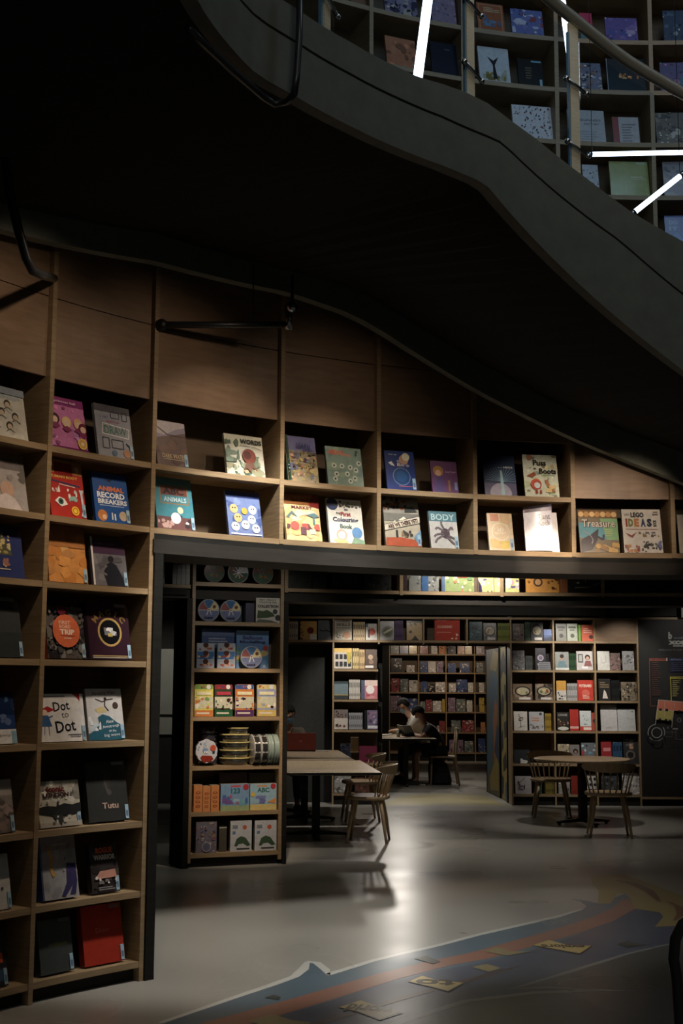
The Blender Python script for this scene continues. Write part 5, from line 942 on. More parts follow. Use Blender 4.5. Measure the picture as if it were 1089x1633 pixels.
row_books(B_, ZR[0], [(533.5, 561, 986, (190, 182, 164), lambda A: (A.t('COOKING', .5, .86, .8, .12, (60, 56, 54), bold=.03), A.t('SKILLS', .5, .7, .8, .12, (60, 56, 54), bold=.03), A.t('TECHNIQUES', .5, .54, .8, .07, (90, 86, 80)), A.e(.7, .22, .22, (196, 140, 100)), A.blobs(8, [(60, 60, 56)], .08, .08, .5, .36, .03, .06, random.Random(3))), 'cream book titled COOKING SKILLS'), (563, 582, 992, (206, 180, 140), 'spines', 'cream upright spines', 5), (583, 602, 995, (206, 204, 196), lambda A: (A.e(.52, .5, .3, (206, 80, 60)), A.r(.2, .15, .36, .62, (70, 24, 26)), A.r(.25, .6, .31, .78, (70, 24, 26)), A.r(0, .8, .2, 1, (90, 120, 140))), 'white book with a bottle on a red disc')], 'top shelf by the doorway', g, 1010)
row_books(B_, ZR[0], [(606, 628.5, 991, (170, 170, 166), lambda A: (A.e(.55, .45, .42, (120, 116, 100)), A.e(.55, .45, .3, (60, 76, 50)), A.line([(.25, .35), (.85, .6)], .14, (190, 180, 140))), 'pale book with a sandwich'), (629.5, 643, 990, (100, 76, 120), 'spines', 'purple upright spines', 4), (648.5, 673, 988, (196, 160, 104), lambda A: (A.r(0, .84, 1, 1, (40, 34, 34)), A.e(.25, .4, .1, (60, 44, 30)), A.poly([(.3, 0), (.55, .22), (.8, 0)], (40, 34, 34)), A.blobs(6, [(40, 34, 34)], 0, .7, 1, .9, .05, .08, random.Random(3))), 'tan book with a black ragged frame')], 'above the doorway', g, 1010)
row_books(B_, ZR[0], [(693, 733, 986.5, (186, 62, 48), lambda A: (A.t('COOKING', .4, .62, .58, .12, (226, 190, 170)), A.r(.08, .36, .66, .39, (206, 130, 110)), A.poly([(.84, .34), (.96, .26), (.86, .18)], (226, 200, 180)), A.r(.66, .06, .74, .12, (226, 200, 180)), A.r(.82, .06, .9, .12, (226, 200, 180)), A.r(.1, .9, .5, .92, (206, 130, 110))), 'large red box set titled COOKING')], 'centred above the doorway', g, 1010, th=.14, lean=.001)
row_books(B_, ZR[0], [(748.5, 769, 992, (60, 84, 90), 'photo', 'teal book with an oval dish'), (771, 791.5, 994, (110, 104, 100), 'bowl', 'glossy book with a bowl'), (793.5, 813.5, 994, (130, 140, 60), 'spines', 'yellow-green upright spines', 6)], 'above the painted door', g, 1010)
row_books(B_, ZR[0], [(817.5, 836, 995, (110, 96, 90), 'photo', 'brown glossy book'), (837, 845.5, 992, (70, 90, 70), 'spines', 'green-grey upright spines', 3), (846.5, 866, 993, (44, 44, 48), 'bowl', 'black book with a big round bowl'), (867, 880.5, 1004, (60, 84, 140), 'split', 'small blue book')], 'top shelf right of the painted door', g, 1010)
row_books(B_, ZR[0], [(886.5, 903.5, 995, (130, 130, 122), 'title', 'grey lettered book'), (904.5, 921, 995, (170, 176, 160), 'title', 'pale green book'), (922.5, 926.5, 997, (110, 160, 60), 'plain', 'thin lime strip book'), (927.5, 948, 997, (206, 96, 70), lambda A: (lines(A, .15, .5, .8, .85, 3, (230, 170, 150), 2), A.e(.72, .25, .16, (70, 50, 50))), 'coral book with a dark fruit')], 'top shelf, middle bookcase', g, 1010)
WN = ['right of the painted door', 'middle back bookcase', 'back bookcase by the directory']
R5 = [[(819, 838, 1038, (96, 96, 96), 'photo', 'grey patterned book'), (839, 850.5, 1046, (70, 76, 74), 'spines', 'grey spines with white tops', 5), (855.5, 872, 1034, (44, 40, 50), lambda A: (A.e(.5, .55, .3, (170, 160, 170)), A.e(.5, .55, .2, (110, 100, 130)), A.r(.2, .2, .9, .3, (190, 190, 196))), 'dark book with a white cake')],
      [(887, 909, 1040, (150, 154, 150), lambda A: (A.e(.5, .68, .16, (190, 150, 130)), A.e(.5, .76, .15, (60, 50, 46)), A.poly([(.1, .1), (.3, .5), (.7, .5), (.9, .1)], (110, 140, 150)), A.r(0, 0, 1, .12, (206, 206, 200))), 'pale book with a portrait of a man'), (909.8, 920, 1042, (50, 84, 56), 'spines', 'green upright spines', 4), (921.5, 947.5, 1039, (190, 186, 184), lambda A: (A.r(.1, .4, .4, .85, (60, 60, 60)), A.r(.15, .46, .35, .8, (170, 170, 166)), A.e(.68, .68, .16, (50, 34, 32)), A.e(.68, .64, .1, (206, 160, 140)), A.poly([(.45, .2), (.55, .5), (.85, .5), (.95, .2)], (140, 90, 90)), A.r(.3, .08, .7, .2, (226, 226, 226))), 'white book with a dark-haired woman')],
      [(955, 974.5, 1039, (196, 196, 190), lambda A: A.line([(.3, .7), (.3, .45), (.5, .36), (.7, .45), (.7, .8)], .03, (150, 146, 140)), 'white book with a faint curve'), (975.5, 991.5, 1042, (130, 104, 100), 'photo', 'pinkish brown book'), (995, 1013.5, 1039, (170, 170, 172), 'photo', 'shiny silver-grey book')]]
R6 = [[(819, 849.5, 1091, (110, 90, 70), 'bowl', 'landscape book with a bowl'), (854.5, 882.5, 1091, (116, 100, 84), 'bowl', 'egg-bowl book before its twin')],
      [(888.5, 904, 1086, (206, 150, 60), lambda A: (A.r(0, 0, 1, .5, (196, 190, 180)), A.blobs(6, [(50, 60, 90), (70, 70, 80)], .1, .05, .9, .45, .08, .15, random.Random(3))), 'orange-topped book with dark figures'), (905, 921.5, 1090, (176, 176, 176), 'spines', 'white upright spines', 6), (922.5, 947.5, 1085, (206, 60, 48), lambda A: (A.t('POTENARD', .5, .72, .78, .14, (240, 220, 200), bold=.03), A.e(.5, .35, .25, (220, 100, 84)), lines(A, .3, .1, .75, .3, 3, (235, 190, 170), 2)), 'bright red lettered book')],
      [(956, 975, 1083, (40, 38, 38), lambda A: (lines(A, .1, .6, .9, .9, 3, (130, 110, 80), 2), A.poly([(.3, .1), (.45, .5), (.6, .4), (.75, .1)], (206, 196, 186))), 'black book with a white figure'), (976, 989.5, 1085, (34, 36, 36), 'spines', 'black upright spines', 5), (992, 1017, 1088, (130, 116, 96), 'photo', 'brown stone-patterned book')]]
R7 = [[(819.5, 841, 1135, (196, 192, 184), lambda A: (A.line([(.5, .15), (.5, .6)], .04, (60, 50, 44)), A.blobs(8, [(110, 60, 44), (60, 40, 36)], .35, .5, .7, .9, .05, .1, random.Random(3)), A.line([(.3, .15), (.8, .25)], .02, (60, 50, 44))), 'white book with a dark flower'), (844, 867.5, 1135.5, (176, 176, 178), lambda A: (A.e(.78, .88, .1, (70, 80, 100)), lines(A, .15, .5, .7, .75, 2, (190, 120, 90), 2), A.blobs(6, [(110, 104, 100)], .05, .1, .95, .35, .06, .14, random.Random(3))), 'pale landscape-pattern book'), (869, 879, 1138, (176, 140, 50), 'spines', 'yellow upright spines', 4)],
      [(888.5, 907.5, 1136, (50, 48, 46), lambda A: (A.t('COOK', .5, .85, .8, .12, (170, 170, 164), bold=.03), A.blobs(8, [(170, 150, 110), (120, 60, 50)], .05, .3, .95, .65, .06, .13, random.Random(3)), A.e(.5, .12, .45, (206, 206, 196), ry=.1)), 'black book titled COOK'), (909, 923, 1131, (190, 52, 44), lambda A: A.r(0, .1, 1, .2, (226, 170, 160)), 'plain red book'), (925, 943, 1134, (206, 214, 214), lambda A: (A.blobs(6, [(60, 60, 60), (110, 130, 120)], .3, .3, .8, .85, .04, .08, random.Random(3)), A.r(0, 0, 1, .22, (214, 70, 50)), A.r(.3, .04, 1, .18, (236, 220, 210))), 'white book with red foot'), (943.8, 951, 1137, (180, 80, 64), lambda A: A.e(.6, .55, .4, (60, 60, 76)), 'narrow red book with a dark disc')],
      [(958.5, 984.5, 1124, (186, 184, 184), lambda A: A.r(.3, .1, .65, .13, (140, 140, 140)), 'large plain pale book'), (985.5, 1013.5, 1131, (176, 180, 180), lambda A: (A.line([(.1, .5), (.5, .6), (.9, .5)], .015, (140, 144, 144)), A.e(.85, .88, .04, (110, 110, 120))), 'large pale marbled book')]]
R8 = [[(819, 844, 1196, (50, 52, 56), lambda A: A.blobs(5, [(196, 196, 190)], .4, .0, .9, .35, .1, .2, random.Random(3)), 'dark book with white petals')],
      [(889, 907, 1187, (176, 160, 130), 'photo', 'beige photo book'), (907.8, 923.5, 1188, (130, 126, 122), lambda A: (A.e(.6, .65, .25, (36, 30, 30)), A.e(.6, .62, .14, (170, 130, 110))), 'grey book with a woman’s head'.replace('’', "'")), (926.5, 952, 1185, (110, 116, 124), lambda A: (A.blobs(14, [(190, 210, 220), (60, 60, 64), (190, 70, 60), (110, 160, 190)], 0, .2, 1, 1, .07, .13, random.Random(3)), A.t('KISS', .6, .14, .7, .2, (214, 90, 80), bold=.05)), 'collage book with red KISS lettering')],
      [(958, 974.5, 1182, (160, 44, 48), lambda A: (A.r(0, 0, 1, .35, (190, 70, 70)), A.r(.2, .55, .9, .7, (206, 130, 130))), 'dark red book'), (976, 991, 1184, (50, 84, 120), 'spines', 'blue upright spines', 3), (993.5, 1018, 1171, (50, 50, 52), lambda A: (A.e(.45, .3, .3, (100, 92, 84)), A.e(.45, .3, .2, (36, 34, 36)), A.r(.4, .5, .65, .68, (170, 130, 100)), A.blobs(6, [(90, 90, 90)], 0, .6, 1, 1, .06, .12, random.Random(3))), 'tall dark book with a camera lens')]]
R9 = [[(820.5, 846, 1238, (170, 164, 166), lambda A: (A.blobs(8, [(70, 50, 60), (110, 90, 100)], .15, .2, .6, .75, .08, .14, random.Random(3)), A.line([(.1, .5), (.6, .9)], .03, (60, 50, 50))), 'pale book with a dark bouquet'), (857, 862.5, 1243, (60, 90, 80), 'spines', 'teal upright spines', 2), (868, 884, 1240, (130, 116, 50), 'spines', 'olive upright spines', 5)],
      [(889, 907, 1240, (150, 150, 144), 'photo', 'grey flecked book'), (909, 920, 1237, (140, 44, 34), 'plain', 'rust-red book behind the table leg'), (928.5, 951.5, 1235, (180, 180, 176), lambda A: [A.e(.2+.3*i, .2+.28*j, .1, (44, 44, 48)) for i in range(3) for j in range(3)] and None, 'white book with black dots')],
      [(957, 985, 1233, (64, 68, 72), 'photo', 'dark slate photo book'), (990.5, 1017, 1233, (186, 180, 176), 'photo', 'pale blossom book')]]
for ri, R_ in enumerate((R5, R6, R7, R8, R9)):
    for ci in range(3): row_books(B_, ZR[ri+1], R_[ci], ORD[ri+1]+' shelf, '+WN[ci], g, 1150, lean=.12)
book(frame_flat(YB+.18), ZR[2], 855, 882, 1076, (130, 84, 50), styl((130, 84, 50), 4, 'photo'), 'tall brown book standing behind the egg-bowl book', g, lean=.08, pymid=1150)
book(frame_flat(YB+.18), ZR[2], 988, 1013, 1077, (100, 92, 80), styl((100, 92, 80), 4, 'photo'), 'taller brown book behind the stone-patterned one', g, lean=.08, pymid=1150)
book(frame_flat(YB+.20), ZR[1], 855, 880, 1027, (40, 38, 44), styl((40, 38, 44), 4, 'photo'), 'tall black book behind the stacked grey ones', g, lean=.05, pymid=1150)
for k in range(4):
    a_ = onY(858+k*.4, 1068, YB+.03); b_ = onY(878.5-k*.3, 1068, YB+.03); z = ZR[1]+.001+k*.027
    m = M(); m.box((a_.x-((a_.x+b_.x)/2), 0, 0), (b_.x-((a_.x+b_.x)/2), .16, .026), lin((150, 152, 158))); m.face([(a_.x-((a_.x+b_.x)/2)+.004, -.0005, .003), (b_.x-((a_.x+b_.x)/2)-.004, -.0005, .003), (b_.x-((a_.x+b_.x)/2)-.004, -.0005, .021), (a_.x-((a_.x+b_.x)/2)+.004, -.0005, .021)], lin((110, 112, 120)))
    o = m.build('book', 'print'); o.location = ((a_.x+b_.x)/2+0, YB+.03, z); tag(o, ['lowest', 'second', 'third', 'topmost'][k]+' of four flat-lying grey books in front of the white-cake book', 'book', 'flat-lying grey book stack')
wl = 'bookcase left of the doorway'
row_books(B_, ZR[1]+.005, [(533, 561, 1034, (200, 192, 180), lambda A: (A.r(0, .8, 1, 1, (220, 180, 90)), [A.r(.06+.24*i, .1+.36*j, .24+.24*i, .34+.36*j, (50, 52, 56)) for i in range(4) for j in range(2)], A.poly([(.68, .8), (.98, .8), (.9, .25), (.78, .25)], (190, 170, 60))), 'white book with a grid of dark pictures'), (562, 572.5, 1034, (214, 190, 130), 'spines', 'yellow-white upright spines', 3), (573, 581.5, 1036, (214, 180, 130), 'spines', 'cream spines', 3), (582.5, 601, 1036, (96, 80, 70), lambda A: (A.e(.45, .6, .22, (190, 160, 130)), A.e(.5, .35, .2, (150, 120, 100)), A.r(0, .04, .7, .16, (226, 220, 214))), 'brown book with two pale figures')], 'second shelf, '+wl, g, 1050)
row_books(B_, ZR[2]+.005, [(533, 555, 1087, (110, 130, 138), lambda A: (A.r(0, .2, 1, .26, (160, 140, 90)), A.r(0, 0, 1, .2, (60, 64, 66)), A.r(0, .86, 1, 1, (60, 76, 80))), 'blue-grey seascape book'), (556.5, 574, 1084, (206, 200, 190), 'spines', 'white upright spines', 7), (576, 602, 1085, (206, 120, 130), lambda A: (A.r(0, 0, .22, 1, (90, 100, 130)), A.r(.22, .7, 1, 1, (230, 200, 190)), A.e(.55, .5, .26, (240, 230, 226)), A.blobs(4, [(190, 80, 96), (220, 150, 150)], .3, .02, 1, .25, .08, .14, random.Random(3))), 'pink book with a white circle')], 'third shelf, '+wl, g, 1100)
row_books(B_, ZR[3]+.005, [(533, 554.5, 1132, (190, 180, 170), lambda A: (A.r(0, .56, 1, 1, (120, 110, 106)), A.blobs(8, [(60, 44, 40), (90, 66, 60)], .1, .6, .9, .95, .06, .13, random.Random(3)), A.blobs(5, [(60, 50, 46), (110, 70, 60)], .1, .1, .9, .42, .06, .14, random.Random(4))), 'two-tone book with leaf-like shapes'), (556, 578, 1137, (150, 152, 158), 'spines', 'grey-white upright spines', 7), (581, 602, 1133, (110, 100, 130), lambda A: (A.r(0, 0, .22, 1, (26, 28, 34)), A.blobs(14, [(170, 160, 180), (80, 60, 90), (150, 110, 130)], .25, .2, 1, 1, .06, .12, random.Random(3)), A.r(.25, .05, 1, .2, (206, 206, 214))), 'violet patterned book with black spine')], 'fourth shelf, '+wl, g, 1150)
row_books(B_, ZR[4]+.005, [(543, 560, 1186, (40, 44, 56), 'photo', 'dim navy book'), (573, 601, 1190, (110, 36, 60), 'plain', 'crimson book behind the chairs')], 'fifth shelf, '+wl, g, 1200)
row_books(B_, ZR[5]+.005, [(533, 560, 1238, (150, 150, 146), 'photo', 'pale dim book'), (566, 594, 1240, (96, 60, 50), 'photo', 'brown dim book')], 'bottom shelf, '+wl, g, 1250)
# ---------------------------------------------------------------- far reading room books
F_ = frame_flat(YF+.035)
FN = ['first bay', 'second bay', 'third bay', 'fourth bay']
cols = {'w': (196, 192, 184), 'b': (60, 80, 130), 'd': (50, 46, 52), 'r': (140, 60, 64), 'y': (190, 160, 70), 'g': (110, 120, 116), 'p': (130, 110, 130), 'k': (34, 34, 38), 'o': (190, 120, 70)}
cn = {'w': 'white', 'b': 'blue', 'd': 'dark', 'r': 'reddish', 'y': 'yellow', 'g': 'grey', 'p': 'mauve', 'k': 'black', 'o': 'orange-brown'}
FR = {0: [[(609.5, 619, 'w'), (623, 636, 'g'), (637.5, 651, 'b'), (652.5, 665, 'y')], [(670, 683, 'r'), (688, 698, 'w'), (700, 710, 'o')], [(714, 727, 'd'), (730, 741, 'o'), (742, 753, 'y')], [(760, 773, 'p')]],
      1: [[(623.5, 641, 1050, 'k'), (648.5, 661, 1061, 'w')], [(670.5, 682, 1055, 'b'), (683, 695, 1055, 'w'), (696, 707, 1055, 'p')], [(714.5, 727, 1058, 'b'), (733, 749, 1057, 'b')], [(760, 771, 1057, 'g')]],
      2: [[(624, 637, 1082, 'r'), (638.5, 651, 1083, 'g'), (652.5, 666, 1085, 'w')], [(672, 681, 1087, 'b'), (682, 693, 1091, 'k'), (694.5, 711, 1088, 'w')], [(716, 727, 1090, 'w'), (728, 745, 1084, 'b'), (746.5, 755, 1089, 'w')], [(764, 772, 1089, 'w')]],
      3: [[(622.5, 639, 1110, 'p'), (642.5, 666, 1114, 'b')], [(670, 678, 1119, 'g'), (679, 688.5, 1116, 'r'), (690, 704, 1118, 'w'), (705, 709.5, 1115, 'y')], [(714.5, 726, 1113, 'p'), (727.5, 742, 1115, 'g'), (744, 753, 1117, 'w')], [(764, 772, 1113, 'y')]],
      4: [[], [(700, 709, 1150, 'r')], [(719.5, 734, 1149, 'g'), (736, 755, 1149, 'r')], [(766, 773, 1152, 'o')]],
      5: [[], [(672, 682, 1182, 'g')], [(716, 738, 1180, 'p'), (740, 754, 1182, 'g')], [(762, 773, 1178, 'b')]]}
for ri, R_ in FR.items():
    for ci, its in enumerate(R_):
        for k, it in enumerate(its):
            x0, x1, c = it[0], it[1], it[-1]; yt = 1022 if len(it) == 3 else it[2]
            pos = ['leftmost', 'second', 'third', 'fourth'][k] if len(its) > 1 else 'only'
            if len(its) > 1 and k == len(its)-1: pos = 'rightmost'
            book(F_, ZF[ri], x0, x1, yt, cols[c], photo([tuple(min(255, int(v*1.3)) for v in cols[c]), tuple(int(v*.6) for v in cols[c]), (190, 180, 170), cols[c]] if c not in 'y' else [(170, 140, 60), (120, 90, 40)], 14, int(x0*3+ri), a=.07, b=.16), '%s book, %s on the %s shelf, %s of the far room' % (cn[c], pos, ORD[ri], FN[ci]), 'books in the far reading room', lean=.1, th=.02, pymid=1100)
print('duplicate labels', OVER)
mat('table_wood', rough=.35, build=noise_mix(5, (.34, .26, .17), (.5, .39, .26), (14, 1.2, 1), 6, .08))
mat('pale_board', rough=.6, build=noise_mix(4, (.36, .38, .33), (.44, .46, .4)))
# ================================================================ FURNITURE
def make_chair():
    t = thing('spindle_chair', (0, 0, 0), 'x', 'chair', 'pale wooden spindle-back chairs')
    m = M(); n = 28; out = []
    for k in range(n):
        a = 2*pi*k/n; x = .25*abs(cos(a))**.75*(1 if cos(a) > 0 else -1); y = .22*abs(sin(a))**.8*(1 if sin(a) > 0 else -1); out.append((x, y))
    rings = [(.9, .425), (1.0, .435), (1.0, .452), (.97, .462), (.8, .457), (.4, .452)]
    vs = [(x*s_, y*s_, z) for s_, z in rings for x, y in out]
    fs = [(i*n+k, i*n+(k+1) % n, (i+1)*n+(k+1) % n, (i+1)*n+k) for i in range(len(rings)-1) for k in range(n)]+[tuple(reversed(range(n))), tuple(range((len(rings)-1)*n, len(rings)*n))]
    m.mesh(vs, fs, sm=True); m.build('seat', 'birch', t)
    for sx in (-1, 1):
        for sy in (-1, 1):
            m = M(); m.tube([(sx*.15, sy*.13, .432), (sx*.18, sy*.165, .24), (sx*.215, sy*.2, 0)], [.019, .02, .013], 12); m.build('leg', 'birch', t)
    def rp(a, z, lean=.06): return Vector((.285*cos(a), .02+.25*sin(a)-lean*(z-.45)/.3, z))
    for k in range(9):
        a = radians(205+130*k/8); b = radians(208+124*k/8); m = M(); q = Vector((.225*cos(b), .01+.19*sin(b), .45)); e = rp(a, .71)
        m.tube([q, q.lerp(e, .5), e], [.0075, .0085, .007], 8); m.build('spindle', 'birch', t)
    m = M(); n = 22; vs = []
    for i in range(n+1):
        u = i/n; a = radians(192+156*u); hh = .052*sin(pi*u)**.5+.006; zc = .735
        for r_, z in ((-.009, -hh), (.009, -hh), (.009, hh*.75), (-.009, hh*.75)):
            p = rp(a, zc+z); d = Vector((cos(a), sin(a), 0)); vs.append(p+d*r_)
    fs = [(4*i+j, 4*i+(j+1) % 4, 4*i+4+(j+1) % 4, 4*i+4+j) for i in range(n) for j in range(4)]+[(3, 2, 1, 0), (4*n, 4*n+1, 4*n+2, 4*n+3)]
    m.mesh(vs, fs); m.build('top_rail', 'birch', t)
    return t
def dup(root, loc, rz, label):
    r = root.copy(); COL.objects.link(r); r.location = loc; r.rotation_euler = (0, 0, rz); r['label'] = label
    for ch in list(root.children):
        c = ch.copy(); COL.objects.link(c); c.parent = r
    return r
ch = make_chair(); ch.location = (.29, 13.42, 0); ch.rotation_euler = (0, 0, radians(84)); ch['label'] = 'pale spindle-back chair at the near end of the left rectangular table'
dup(ch, (.24, 15.45, 0), radians(96), 'pale spindle-back chair half hidden behind the nearest left chair')
dup(ch, (2.86, 13.98, 0), radians(-6), 'pale spindle-back chair with its back to us, at the round table')
dup(ch, (2.57, 15.98, 0), radians(176), 'pale spindle-back chair behind the round table, facing us')
def cross_base(t, cx, cy, rz, zt, L=.32, arms=4, colr=.04):
    m = M(); m.box((-colr, -colr, .03), (colr, colr, zt-.03), T=Matrix.Translation((cx, cy, 0)) @ Matrix.Rotation(rz, 4, 'Z')); m.build('column', 'iron', t, world=True)
    for k in range(arms):
        a = rz+k*2*pi/arms; c, s = cos(a), sin(a); m = M()
        T = Matrix.Translation((cx, cy, 0)) @ Matrix.Rotation(a, 4, 'Z')
        m.mesh([T @ Vector(p) for p in ((.03, -.03, .03), (.03, .03, .03), (L, .022, .02), (L, -.022, .02), (.03, -.03, .075), (.03, .03, .075), (L, .022, .04), (L, -.022, .04))], [(0, 1, 2, 3), (7, 6, 5, 4), (0, 4, 5, 1), (1, 5, 6, 2), (2, 6, 7, 3), (3, 7, 4, 0)])
        m.tube([T @ Vector((L-.03, 0, 0)), T @ Vector((L-.03, 0, .022))], .018, 10); m.build('foot', 'iron', t, world=True)
    m = M(); T = Matrix.Translation((cx, cy, 0)) @ Matrix.Rotation(rz, 4, 'Z'); m.box((-.2, -.2, zt-.035), (.2, .2, zt-.028), T=T); m.build('top_plate', 'iron', t, world=True)
t = thing('round_table', (2.8, 15.15, 0), 'round pale wooden table on a black cross base', 'table')
m = M(); m.lathe([(0, .718), (.535, .718), (.55, .728), (.55, .74), (.54, .748), (0, .748)], 56, Matrix.Translation((2.8, 15.15, 0)), sm=False); m.build('tabletop', 'birch', t, world=True); cross_base(t, 2.8, 15.15, radians(18), .745, .33)
def rect_table(corner, rz, sx, sy, zt, label, bases):
    T = Matrix.Translation(corner) @ Matrix.Rotation(rz, 4, 'Z'); t = thing('rectangular_table', tuple(T @ Vector((-sx/2, sy/2, 0))), label, 'table', 'rectangular tables by the back wall')
    m = M(); m.rbox((-sx, 0, zt-.032), (0, sy, zt-.004), .004, T=T); m.build('tabletop', 'table_wood', t, world=True)
    m = M(); m.rbox((-sx-.003, -.003, zt-.03), (.003, sy+.003, zt-.008), .002, T=T); m.build('edge_band', 'frame_dark', t, world=True)
    for bx, by in bases: p = T @ Vector((bx, by, 0)); cross_base(t, p.x, p.y, rz, zt-.03, .36)
rect_table((.40, 12.62, 0), radians(5), 1.3, 2.0, .745, 'nearer rectangular wooden table behind the narrow bookcase', [(-.55, 1.2)])
rect_table((.16, 14.72, 0), radians(5), 1.25, 2.15, .745, 'farther rectangular wooden table carrying the red laptop', [(-.52, .7), (-.75, 1.5)])
rect_table((1.5, 20.3, 0), radians(1), 1.5, 1.9, .755, 'wooden reading table in the far room', [(-.45, .5), (-1.1, .5)])
# laptop and small things
def laptop():
    c = Vector((-.50, 16.45, .745)); t = thing('laptop', tuple(c), 'open red laptop seen from behind its lid', 'laptop')
    T = Matrix.Translation(c); m = M(); m.rbox((-.19, .02, 0), (.19, .27, .016), .004, lin((70, 26, 24)), T=T); m.build('keyboard_base', 'plastic', t, world=True)
    L = T @ Matrix.Translation((0, .02, .016)) @ Matrix.Rotation(.18, 4, 'X'); m = M(); m.rbox((-.19, -.008, 0), (.19, 0, .215), .003, lin((150, 44, 34)), T=L); lid = m.build('lid', 'plastic', t, world=True)
    m = M(); m.mesh([L @ Vector(p) for p in ((-.02, -.0085, .1), (.02, -.0085, .1), (.02, -.0085, .125), (-.02, -.0085, .125))], [(0, 1, 2, 3)], lin((190, 90, 76))); m.build('lid_mark', 'plastic', lid, world=True)
laptop()
m = M(); m.rbox((-.07, -.04, 0), (.07, .04, .01), .003, lin((200, 198, 190))); o = m.build('phone', 'plastic', loc=None); o.location = (-.22, 16.5, .7415); tag(o, 'white phone lying right of the red laptop', 'phone')
p = onY(565.5, 1205, 16.2); t = thing('stave_block', (p.x, 16.2, .7415), 'pale upright wooden sign block on the farther rectangular table', 'sign')  # stand-in block for a pale upright taken for a chair-back stave
m = M(); m.rbox((-.05, -.012, .012), (.05, .012, .19), .003); m.build('panel', 'birch', t); m = M(); m.rbox((-.055, -.035, 0), (.055, .035, .012), .002); m.build('base', 'birch', t)
# folding painted doors
def leaf(p0, p1, z1, blobs, label, sd):
    d = (p1-p0); L = d.length; d.normalize(); n = Vector((-d.y, d.x, 0))
    if n.x > 0: n = -n
    t = thing('folding_door_leaf', tuple(p0), label, 'door', 'painted folding door leaves'); m = M()
    T = Matrix(((d.x, -n.x, 0, p0.x), (d.y, -n.y, 0, p0.y), (0, 0, 1, 0), (0, 0, 0, 1)))
    m.box((0, 0, .01), (L, .04, z1), lin((44, 42, 32)), T=T)
    A = Art(m, lambda u, v, k: T @ Vector((u*L, -.0004*k-.0003, .01+v*(z1-.01))), L/z1)
    for pts, c in blobs: A.poly(pts, c)
    m.build('painted_panel', 'print_matt', t, world=True)
    m = M(); m.box((-.0, -.006, 0), (.035, .046, z1+.005), T=T); m.box((L-.035, -.006, 0), (L, .046, z1+.005), T=T); m.build('stile', 'frame_dark', t, world=True)
Pa, Pb, Pc = Vector((2.20, 19.62, 0)), Vector((2.262, 18.5, 0)), Vector((2.275, 17.78, 0))
YL, BL, OR, DK = (150, 128, 60), (64, 96, 120), (160, 96, 60), (30, 34, 36)
leaf(Pa, Pb, 2.11, [([(0, 0), (1, 0), (1, 1), (0, 1)], (96, 90, 60)), ([(.1, .7), (.5, .86), (.9, .8), (.8, .55), (.5, .5), (.3, .6)], BL), ([(.0, .3), (.3, .6), (.6, .56), (.4, .2), (.1, .1)], BL), ([(.5, .5), (.7, .66), (.85, .6), (.75, .3), (.6, .2)], OR), ([(.2, .1), (.6, .22), (.9, .3), (.9, .04), (.3, .02)], YL), ([(.6, .3), (.8, .48), (1, .45), (1, .2)], (50, 62, 90)), ([(.3, .86), (.6, 1), (1, .96), (.8, .84)], YL)], 'painted folding door leaf deeper in the doorway, blue and orange shapes', 1)
leaf(Pb+Vector((.012, -.045, 0)), Pc, 2.11, [([(0, 0), (1, 0), (1, 1), (0, 1)], (140, 124, 62)), ([(0, .9), (.5, .98), (1, .9), (1, .8), (.5, .84), (0, .78)], DK), ([(0, .6), (.3, .7), (.6, .66), (.5, .56), (.2, .54)], DK), ([(.6, .76), (1, .74), (1, .62), (.7, .66)], DK), ([(.5, .5), (.9, .52), (1, .42), (.6, .4)], DK), ([(0, .42), (.35, .46), (.4, .34), (.1, .3)], DK), ([(.3, .26), (.8, .32), (.9, .22), (.4, .18)], DK), ([(0, .16), (.4, .14), (.3, .04), (0, .02)], DK), ([(.6, .1), (1, .14), (1, .02), (.7, 0)], (56, 70, 96))], 'painted folding door leaf nearer to us, yellow with dark brick shapes', 2)
# wall directory
yq = YB+.015; q0 = onY(1022.5, 1268, yq); q1 = onY(1200, 1268, yq); zt = onY(1050, 988, yq).z; zb = .12
t = thing('wall_directory', ((q0.x+q1.x)/2, yq, zb), 'black wall directory with white lettering, coloured lists and a floor map', 'directory')
m = M(); m.box((q0.x, yq, zb), (q1.x, yq+.3, zt), (.012, .012, .012))
def dpt(u, v, k):
    p = onY(1019+u*181, 1270-v*290, yq); return Vector((p.x, yq-.0006*k-.0005, p.z))
D = Art(m, dpt, 181/290.)
def du(x): return (x-1019)/181.
def dv(y): return (1270-y)/290.
def dpoly(pts, c): D.poly([(du(x), dv(y)) for x, y in pts], c)
def dline(pts, wd, c): D.line([(du(x), dv(y)) for x, y in pts], wd/181., c)
def dtext(s, x0, x1, y0, y1, c, bold=.02):
    vs, fs = text_polys(s, bold); P = [dpt(du((x0+x1)/2+x*(x1-x0)), dv((y0+y1)/2-y*(y1-y0)), D.k) for x, y in vs]; m.mesh(P, fs, lin(c)); D.k += 1
LW = (196, 200, 196)
dtext('b', 1065.5, 1071.5, 1008, 1019.5, LW, .05); dtext('ook', 1074, 1092, 1015, 1019, (120, 140, 150), .02); dtext('xcess', 1065.5, 1106, 1021.5, 1028, LW, .05); dpoly([(1073, 1029.3), (1104, 1029.3), (1104, 1031), (1073, 1031)], LW)
dtext('welcome to our Dream World', 1050, 1122, 1034, 1038, (120, 122, 120), .0)
dpoly([(1035, 1050), (1063, 1050), (1063, 1054), (1035, 1054)], (150, 70, 56)); dtext('NON FICTION', 1037, 1060, 1050.8, 1053.2, (60, 24, 20)); dline([(1035, 1054), (1037, 1126), (1047, 1126)], .7, (140, 84, 66)); dpoly([(1062, 1049), (1064, 1049), (1064, 1054), (1062, 1054)], (206, 180, 170))
